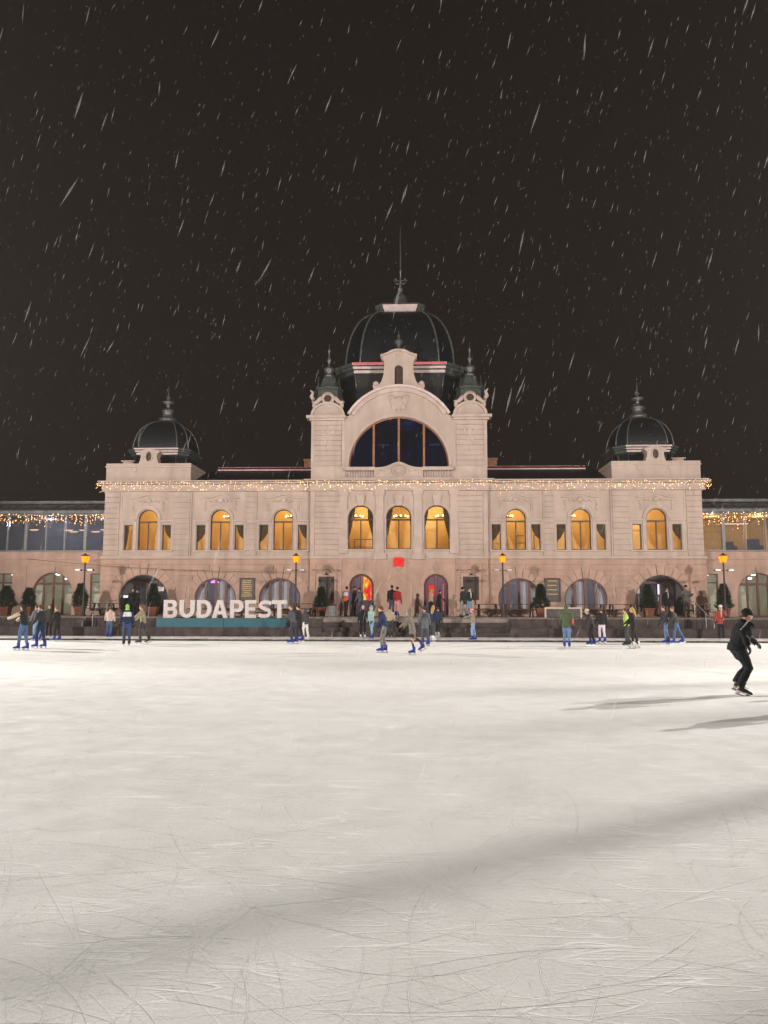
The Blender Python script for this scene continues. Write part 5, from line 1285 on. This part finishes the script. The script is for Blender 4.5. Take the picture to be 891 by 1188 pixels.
P('person in long black coat with light hair and white skates at the rink edge', 421.5, 740.8, 703, z=.1, head=-80, coat=BLK, legs=BLK, boots=WHT, hair=(.45, .36, .28), hem=.20, longhair=False)
P('person in mint hooded jacket and light blue jeans at the rink edge', 431.8, 741.8, 703, z=.1, head=-140, coat=(.25, .36, .34), legs=LJEAN, boots=BLUE, hood='up', bulk=1.12, hair=(.12, .09, .07))
P('skater in navy jacket and grey trousers gliding with lowered hands', 447, 757.5, 703.5, head=182, lean=13, coat=(.018, .026, .07), legs=(.16, .145, .14), boots=BLUE, hair=BRN, L=(18, 22), Rr=(8, 22), la=(20, 15, 10), ra=(8, 22, 10), bulk=1.08, scarf=BLK)
P('person in beige jacket standing behind the navy jacketed skater', 452.8, 739, 704.5, z=.1, head=90, coat=(.36, .29, .21), legs=DGREY, boots=BLK, hair=BRN)
P('skater in grey brown hooded parka striding on dark leggings', 479, 759.8, 707, head=170, lean=12, coat=(.15, .13, .11), legs=(.02, .014, .014), boots=BLUE, hood='up', hem=.20, bulk=1.12, legw=.78, L=(-2, 8), Rr=(-24, 28), la=(38, 12, 10), ra=(30, 14, 12), hair=(.3, .25, .2))
P('skater in long grey coat and dark blue hat, seen from behind', 493.8, 749.5, 704, head=120, coat=(.085, .09, .10), legs=(.05, .06, .08), boots=BLUE, hat=(.03, .04, .07), hem=.22, L=(8, 12), Rr=(-6, 8), extra=(.04, .045, .055))
P('blond skater in navy jacket with white skates beside the long grey coat', 502.8, 744.5, 702.5, head=60, coat=NAVY, legs=DGREY, boots=WHT, hair=BLOND, longhair=True)
P('person in dark jacket standing on the rink edge behind the blond skater', 508.5, 740, 704.5, z=.1, head=70, coat=(.03, .035, .045), legs=BLK, boots=(.3, .3, .3))
P('child in khaki coat and pink hat with blue skates, arm raised', 549.5, 744, 706.5, head=178, lean=4, coat=(.22, .18, .13), legs=LJEAN, boots=BLUE, hat=(.62, .28, .24), hem=.12, la=(70, 6, 10), ra=(-10, 30, 14), h=1.52)
P('skater in green hooded parka and jeans with a red bag', 658.5, 751.3, 702.5, head=75, coat=(.065, .085, .045), legs=(.10, .17, .30), boots=BLUE, hood='up', hem=.14, bulk=1.2, bag=(.5, .05, .04), L=(6, 6), Rr=(-6, 4))
P('skater in black hooded jacket with cream hat bending forward', 688, 748.6, 705, head=185, lean=20, coat=(.035, .037, .037), legs=BLK, boots=BLUE, hat=(.46, .37, .27), hem=.12, L=(22, 28), Rr=(0, 20), la=(20, 20, 8), ra=(5, 20, 8), bulk=1.1, hood='down')
P('skater in black puffer jacket and pale lilac leggings', 699.3, 745.6, 705, head=95, coat=BLK, legs=(.55, .48, .55), boots=BLUE, hair=BRN, bulk=1.22, legw=.95)
P('skater in lime green jacket and dark trousers beside the long blond hair', 728.3, 749.2, 705.5, head=178, lean=4, coat=(.34, .44, .10), legs=DGREY, boots=BLK, hair=BRN, L=(8, 12), Rr=(-6, 8))
P('skater in black with very long blond hair and white skates', 736.8, 751.4, 704, head=165, coat=BLK, legs=(.02, .02, .022), boots=WHT, hair=(.40, .25, .10), longhair=True, L=(10, 14), Rr=(-6, 12), la=(35, 15, 6), ra=(20, 20, 6))
P('skater in dark leather jacket and jeans holding on to a partner', 774, 746, 702, head=182, lean=8, coat=(.04, .043, .05), legs=(.10, .16, .28), boots=BLUE, hair=BRN, L=(12, 16), Rr=(-6, 8), la=(18, 30, 10), ra=(10, 20, 10))
P('skater in dark jacket with auburn hair taking a long stride in jeans', 786, 746.3, 702, head=178, lean=14, coat=(.05, .048, .046), legs=(.07, .12, .22), boots=(.02, .06, .35), hair=(.17, .07, .03), L=(18, 14), Rr=(-22, 8), la=(25, 30, 8), ra=(10, 30, 10))
P('person in red coat with white hat and grey scarf at the rink edge', 838, 741.0, 700.8, z=.1, head=-110, coat=(.33, .05, .04), legs=BLK, boots=BLK, hat=(.62, .56, .54), scarf=(.4, .36, .35), hem=.2, la=(30, 60, 10))
# skater close by on the right, leaning into a turn
pos = ice_at(858.5, 805)
person('lone skater in black jacket and black knit hat with red face, knees bent', pos, h=1.88, head=8, lean=22, coat=(.014, .014, .016), legs=(.018, .018, .022), boots=(.03, .018, .018), hat=(.012, .012, .012), hair=(.03, .02, .015),
       L=(36, 74), Rr=(24, 58), la=(44, 12, 16), ra=(-62, 75, 24), hem=.05, bulk=1.45, legw=1.3, hood='down', vox=.013, turn=-10, stripe=(.6, .6, .58))
# two more skaters just outside the picture whose shadows fall into it
person('skater in dark jacket gliding beyond the lone black skater', (9.0, 15.1, 0), h=1.75, head=10, lean=14, coat=(.03, .03, .04), legs=BLK, boots=BLK, L=(20, 34), Rr=(4, 24))
person('skater in brown jacket gliding far to the side of the rink', (11.9, 18.4, 0), h=1.75, head=170, lean=10, coat=(.1, .06, .04), legs=JEAN, boots=BLK, L=(14, 22), Rr=(-8, 18))
# on the terrace
T_ = TZ + .012
def PT(label, px, py, top, **kw):
    kw.setdefault('skates', False); kw.setdefault('boots', BLK); P(label, px, py, top, z=T_, **kw)
def PTY(label, px, Y, top, **kw):      # standing on the terrace at a known distance
    kw.setdefault('skates', False); kw.setdefault('boots', BLK)
    x, _ = on_plane(px, 712, Y); zt = on_plane(px, top, Y)[1]
    person(label, (x, Y, T_), h=max(1.55, min(1.85, zt - T_)), **kw)
PTY('person in orange, blue and white jacket beside the poster door', 402, 44.6, 681, head=60, coat=(.55, .10, .03), extra=(.55, .5, .48), sleeves=(.06, .10, .26), legs=BLK, bulk=1.12)
PTY('person in dark red checked long coat in front of the poster door', 411, 45.2, 680.5, head=10, coat=(.06, .018, .02), legs=BLK, hem=.3, hair=BRN)
PTY('person in grey blue jacket in front of the poster door', 418.5, 44.8, 682, head=150, coat=(.09, .095, .12), legs=(.05, .06, .08), bulk=1.15, hair=BLK)
PTY('person in black jacket and jeans standing beside the red jacket', 455, 44.0, 681, head=80, coat=BLK, legs=(.06, .09, .16), skates=True, boots=BLUE)
PTY('person in red jacket and pink trousers on the terrace edge', 461, 43.4, 683, head=70, coat=RED, legs=(.50, .24, .22), skates=True, boots=BLUE, hair=(.05, .01, .01), hat=(.10, .01, .012))
PTY('person in beige jacket with blond ponytail before the pink lit door', 500, 45.0, 682.5, head=20, coat=(.45, .34, .25), legs=BLK, hair=BLOND, bulk=1.1)
PTY('person in black jacket leaning at the pink lit door', 508.5, 45.2, 683.5, head=10, lean=14, coat=BLK, legs=BLK, L=(24, 14), Rr=(-22, 6), la=(40, 20, 10))
PTY('person in black jacket and pale grey trousers beside the framed board', 536.5, 43.8, 681, head=20, coat=(.03, .032, .036), legs=(.26, .25, .24), bulk=1.1, hair=BLK, hat=(.03, .03, .03))
PTY('person in black jacket and light jeans wearing a white mask', 545, 43.6, 683.5, head=-60, coat=(.022, .024, .024), legs=LJEAN, skates=True, boots=BLUE, scarf=(.55, .55, .55), bulk=1.1)
PTY('person in grey coat standing at the edge of the violet doorway', 797, 45.2, 678, head=-100, coat=(.11, .10, .085), legs=(.05, .045, .04), bulk=1.15, la=(20, 90, 10), ra=(20, 90, 10), hat=(.03, .03, .03))
PTY('person in dark jacket with pale shirt inside the violet doorway', 775, 47.9, 681, head=-90, coat=BLK, legs=BLK, scarf=(.4, .35, .3), h=1.72) if False else PTY('person in dark jacket with pale scarf inside the violet doorway', 775, 46.2, 681, head=-90, coat=BLK, legs=BLK, scarf=(.45, .38, .33))
PTY('person in black coat with light face turned aside in the white-tube doorway', 153, 46.0, 684, head=-40, coat=BLK, legs=BLK, hair=BRN)
PTY('person in black coat and cap standing behind in the white-tube doorway', 160, 46.3, 684.5, head=-140, coat=(.025, .025, .03), legs=BLK, hat=(.02, .02, .02))

# ================================================================== FLOODLIGHT MASTS (the rink's own and the added near-ice pair, outside the picture)
for (x, y), h, aim, _, _, _, _ in FLOODS:
    t = empty('floodlight_mast', (x, y, -.25)); tag(t, 'unseen tall steel floodlight mast beside the rink', 'floodlight', 'rink floodlight masts')
    MB().lathe(0, 0, [(.28, 0), (.24, 1), (.12, h + .5)], 12).build('mast', 'steel', t, True)
    d = (Vector(aim) - Vector((x, y, h))).normalized(); q = d.to_track_quat('-Z', 'Y')
    for j in (-1, 0, 1):
        m = MB().box(-.3, .3, -.25, .25, .05, .3); o = m.build('lamp_head', 'steel', t); o.rotation_mode = 'QUATERNION'; o.rotation_quaternion = q
        o.location = Vector((0, 0, h + .25)) + q @ Vector((j * .75, 0, .1)) + Vector((0, 0, .15))
        m = MB().box(-.27, .27, -.22, .22, .03, .045); l = m.build('lamp_lens', 'flood_glow', o)

# ================================================================== TALL CONIFERS added out of view so their tips shade the near ice
def shadow_tree(x, y, h, rw, seed):
    t = empty('unseen_shadow_tree', (x, y, -.05)); tag(t, 'unseen slender conifer added to shade the near ice', 'tree', 'unseen conifers added for shade')
    MB().tube([(0, 0, 0), (.05, 0, h * .5), (0, 0, h)], [.2, .13, .02], 8).build('trunk', 'bark', t)
    r = random.Random(seed); m = MB()
    for k in range(2000):
        q = r.random() ** .8; z = 1.6 + q * (h - 1.7); rad = rw * min(1, .35 + 3 * q) * (1 - q) ** .55 * r.random() ** .4; a = r.random() * 2 * math.pi
        p = Vector((rad * math.cos(a), rad * math.sin(a), z)); d = Vector((math.cos(a + r.uniform(-.6, .6)), math.sin(a + r.uniform(-.6, .6)), r.uniform(-.1, .9))).normalized()
        L = r.uniform(.1, .2); wv = d.cross(Vector((r.uniform(-1, 1), r.uniform(-1, 1), r.uniform(-1, 1)))).normalized() * r.uniform(.02, .05)
        m.add([p - wv, p + wv, p + d * L * .6 + wv * .8, p + d * L, p + d * L * .6 - wv * .8], [(0, 1, 2, 3, 4)])
    m.build('crown', 'needles', t, fix=False)
for a in ((30.4, 26.6, 12.15, .13, 31), (30.9, 25.6, 12.3, .12, 32)): shadow_tree(*a)

# ================================================================== SKATE MARKS, CRUMBS, FALLING SNOW
rk = random.Random(21)
def skate_marks(n, y0, y1, w0, w1, mat, name, z):
    m = MB()
    for _ in range(n):
        y = y0 + (y1 - y0) * rk.random() ** 1.5; x = rk.uniform(-1, 1) * (y * .62 + 1.2) + .6
        a = rk.uniform(0, 2 * math.pi); L = rk.choice((.12, .2, .35, .6, 1.0, 1.8)) * rk.uniform(.6, 1.3); cv = rk.gauss(0, .45); w = rk.uniform(w0, w1)
        n_ = max(4, int(L * 7)); p = Vector((x, y)); pts = []
        for i in range(n_ + 1):
            pts.append((p.copy(), a)); p = p + Vector((math.cos(a), math.sin(a))) * (L / n_); a += cv * L / n_
        v = []
        for i, (q, b) in enumerate(pts):
            ww = w * min(1, 3 * min(i, n_ - i) / n_ + .15) * rk.uniform(.7, 1.2); nn = Vector((-math.sin(b), math.cos(b))) * ww / 2
            if q.y > 38.5: q = Vector((q.x, 38.5))
            v += [(q.x - nn.x, q.y - nn.y, z), (q.x, q.y, z + w * .10), (q.x + nn.x, q.y + nn.y, z)]
        f = []
        for i in range(n_): f += [(i * 3, i * 3 + 1, i * 3 + 4, i * 3 + 3), (i * 3 + 1, i * 3 + 2, i * 3 + 5, i * 3 + 4)]
        m.add(v, f)
    tag(m.build(name, mat, fix=False), name.replace('_', ' ') + ' scattered over the white rink ice', 'skate marks', kind='stuff')
skate_marks(2600, 2.6, 14, .0025, .0062, 'snow', 'raised_skate_scrapes', .0015)
pm('groove', (.66, .65, .64), 0.6, 0.05, 3)
skate_marks(70, 2.6, 13, .002, .004, 'groove', 'dark_skate_grooves', .0013)
def crumbs(n):
    m = MB()
    cl = [on_ground(215, 1085), on_ground(60, 1165), on_ground(230, 1135), on_ground(500, 1050), on_ground(640, 900), on_ground(820, 880), on_ground(760, 1150), on_ground(330, 960)]
    for _ in range(n):
        if rk.random() < .6:
            c = cl[min(len(cl) - 1, int(rk.expovariate(.55)))]; x = c[0] + rk.gauss(0, .12); y = c[1] + rk.gauss(0, .28)
        else:
            y = 2.6 + 12 * rk.random() ** 1.6; x = rk.uniform(-1, 1) * (y * .62 + 1) + .6
        e = rk.choice((.0025, .004, .006)) * rk.uniform(.6, 1.4) * (1 if y < 6 else 1.5)
        m.add([(x + e, y, 0.001), (x - e * .5, y + e * .9, 0.001), (x - e * .6, y - e * .8, 0.001), (x, y, e * rk.uniform(.12, .25))], [(0, 1, 3), (1, 2, 3), (2, 0, 3)])
    tag(m.build('ice_crumbs', 'snow', fix=False), 'loose snow crumbs scraped up on the rink ice', 'ice crumbs', kind='stuff')
crumbs(1600)
def falling_snow(n):
    m = MB()
    for _ in range(n):
        # flakes fill the air in front of the pavilion, small and close or larger clumps further off
        y = 1.6 + 38 * rk.random() ** 1.25
        x = rk.uniform(-1, 1) * (y * .62 + 1.5) + .6; z = rk.uniform(1.5, 2.5 + y * .85)
        e = rk.choice((.0007, .0008, .0008, .0011, .0011, .0013, .0026)) * rk.uniform(.7, 1.25) * (1 + y * .075); L = e * rk.uniform(10.0, 20.0)
        d = Vector((rk.gauss(.29, .08), rk.gauss(0, .15), 1)).normalized(); p = Vector((x, y, z))
        a = d.cross(Vector((0, 1, 0))).normalized() * e; b = d.cross(a).normalized() * e
        m.add([p + a, p - a, p + b, p - b, p + d * L, p - d * L], [(0, 2, 4), (2, 1, 4), (1, 3, 4), (3, 0, 4), (2, 0, 5), (1, 2, 5), (3, 1, 5), (0, 3, 5)])
    tag(m.build('falling_snow', 'falling_snow', fix=False), 'wind-driven snowflakes falling through the night air over the rink', 'snow', kind='stuff')
falling_snow(6500)

# ================================================================== HAZE of fine snow in the air
hz = MB().box(-190, 190, -190, 190, -1.3, 30.0)
hm = bpy.data.materials.new('haze'); hm.use_nodes = True; hn = hm.node_tree; hn.nodes.clear()
ho = hn.nodes.new('ShaderNodeOutputMaterial'); hv = hn.nodes.new('ShaderNodeVolumePrincipled')
hv.inputs['Color'].default_value = (1.0, .93, .86, 1); hv.inputs['Density'].default_value = 0.00036; hv.inputs['Anisotropy'].default_value = 0.3
hn.links.new(hv.outputs[0], ho.inputs['Volume']); M['haze'] = hm
tag(hz.build('haze', 'haze'), 'faint haze of fine snow in the night air', 'haze', kind='stuff')
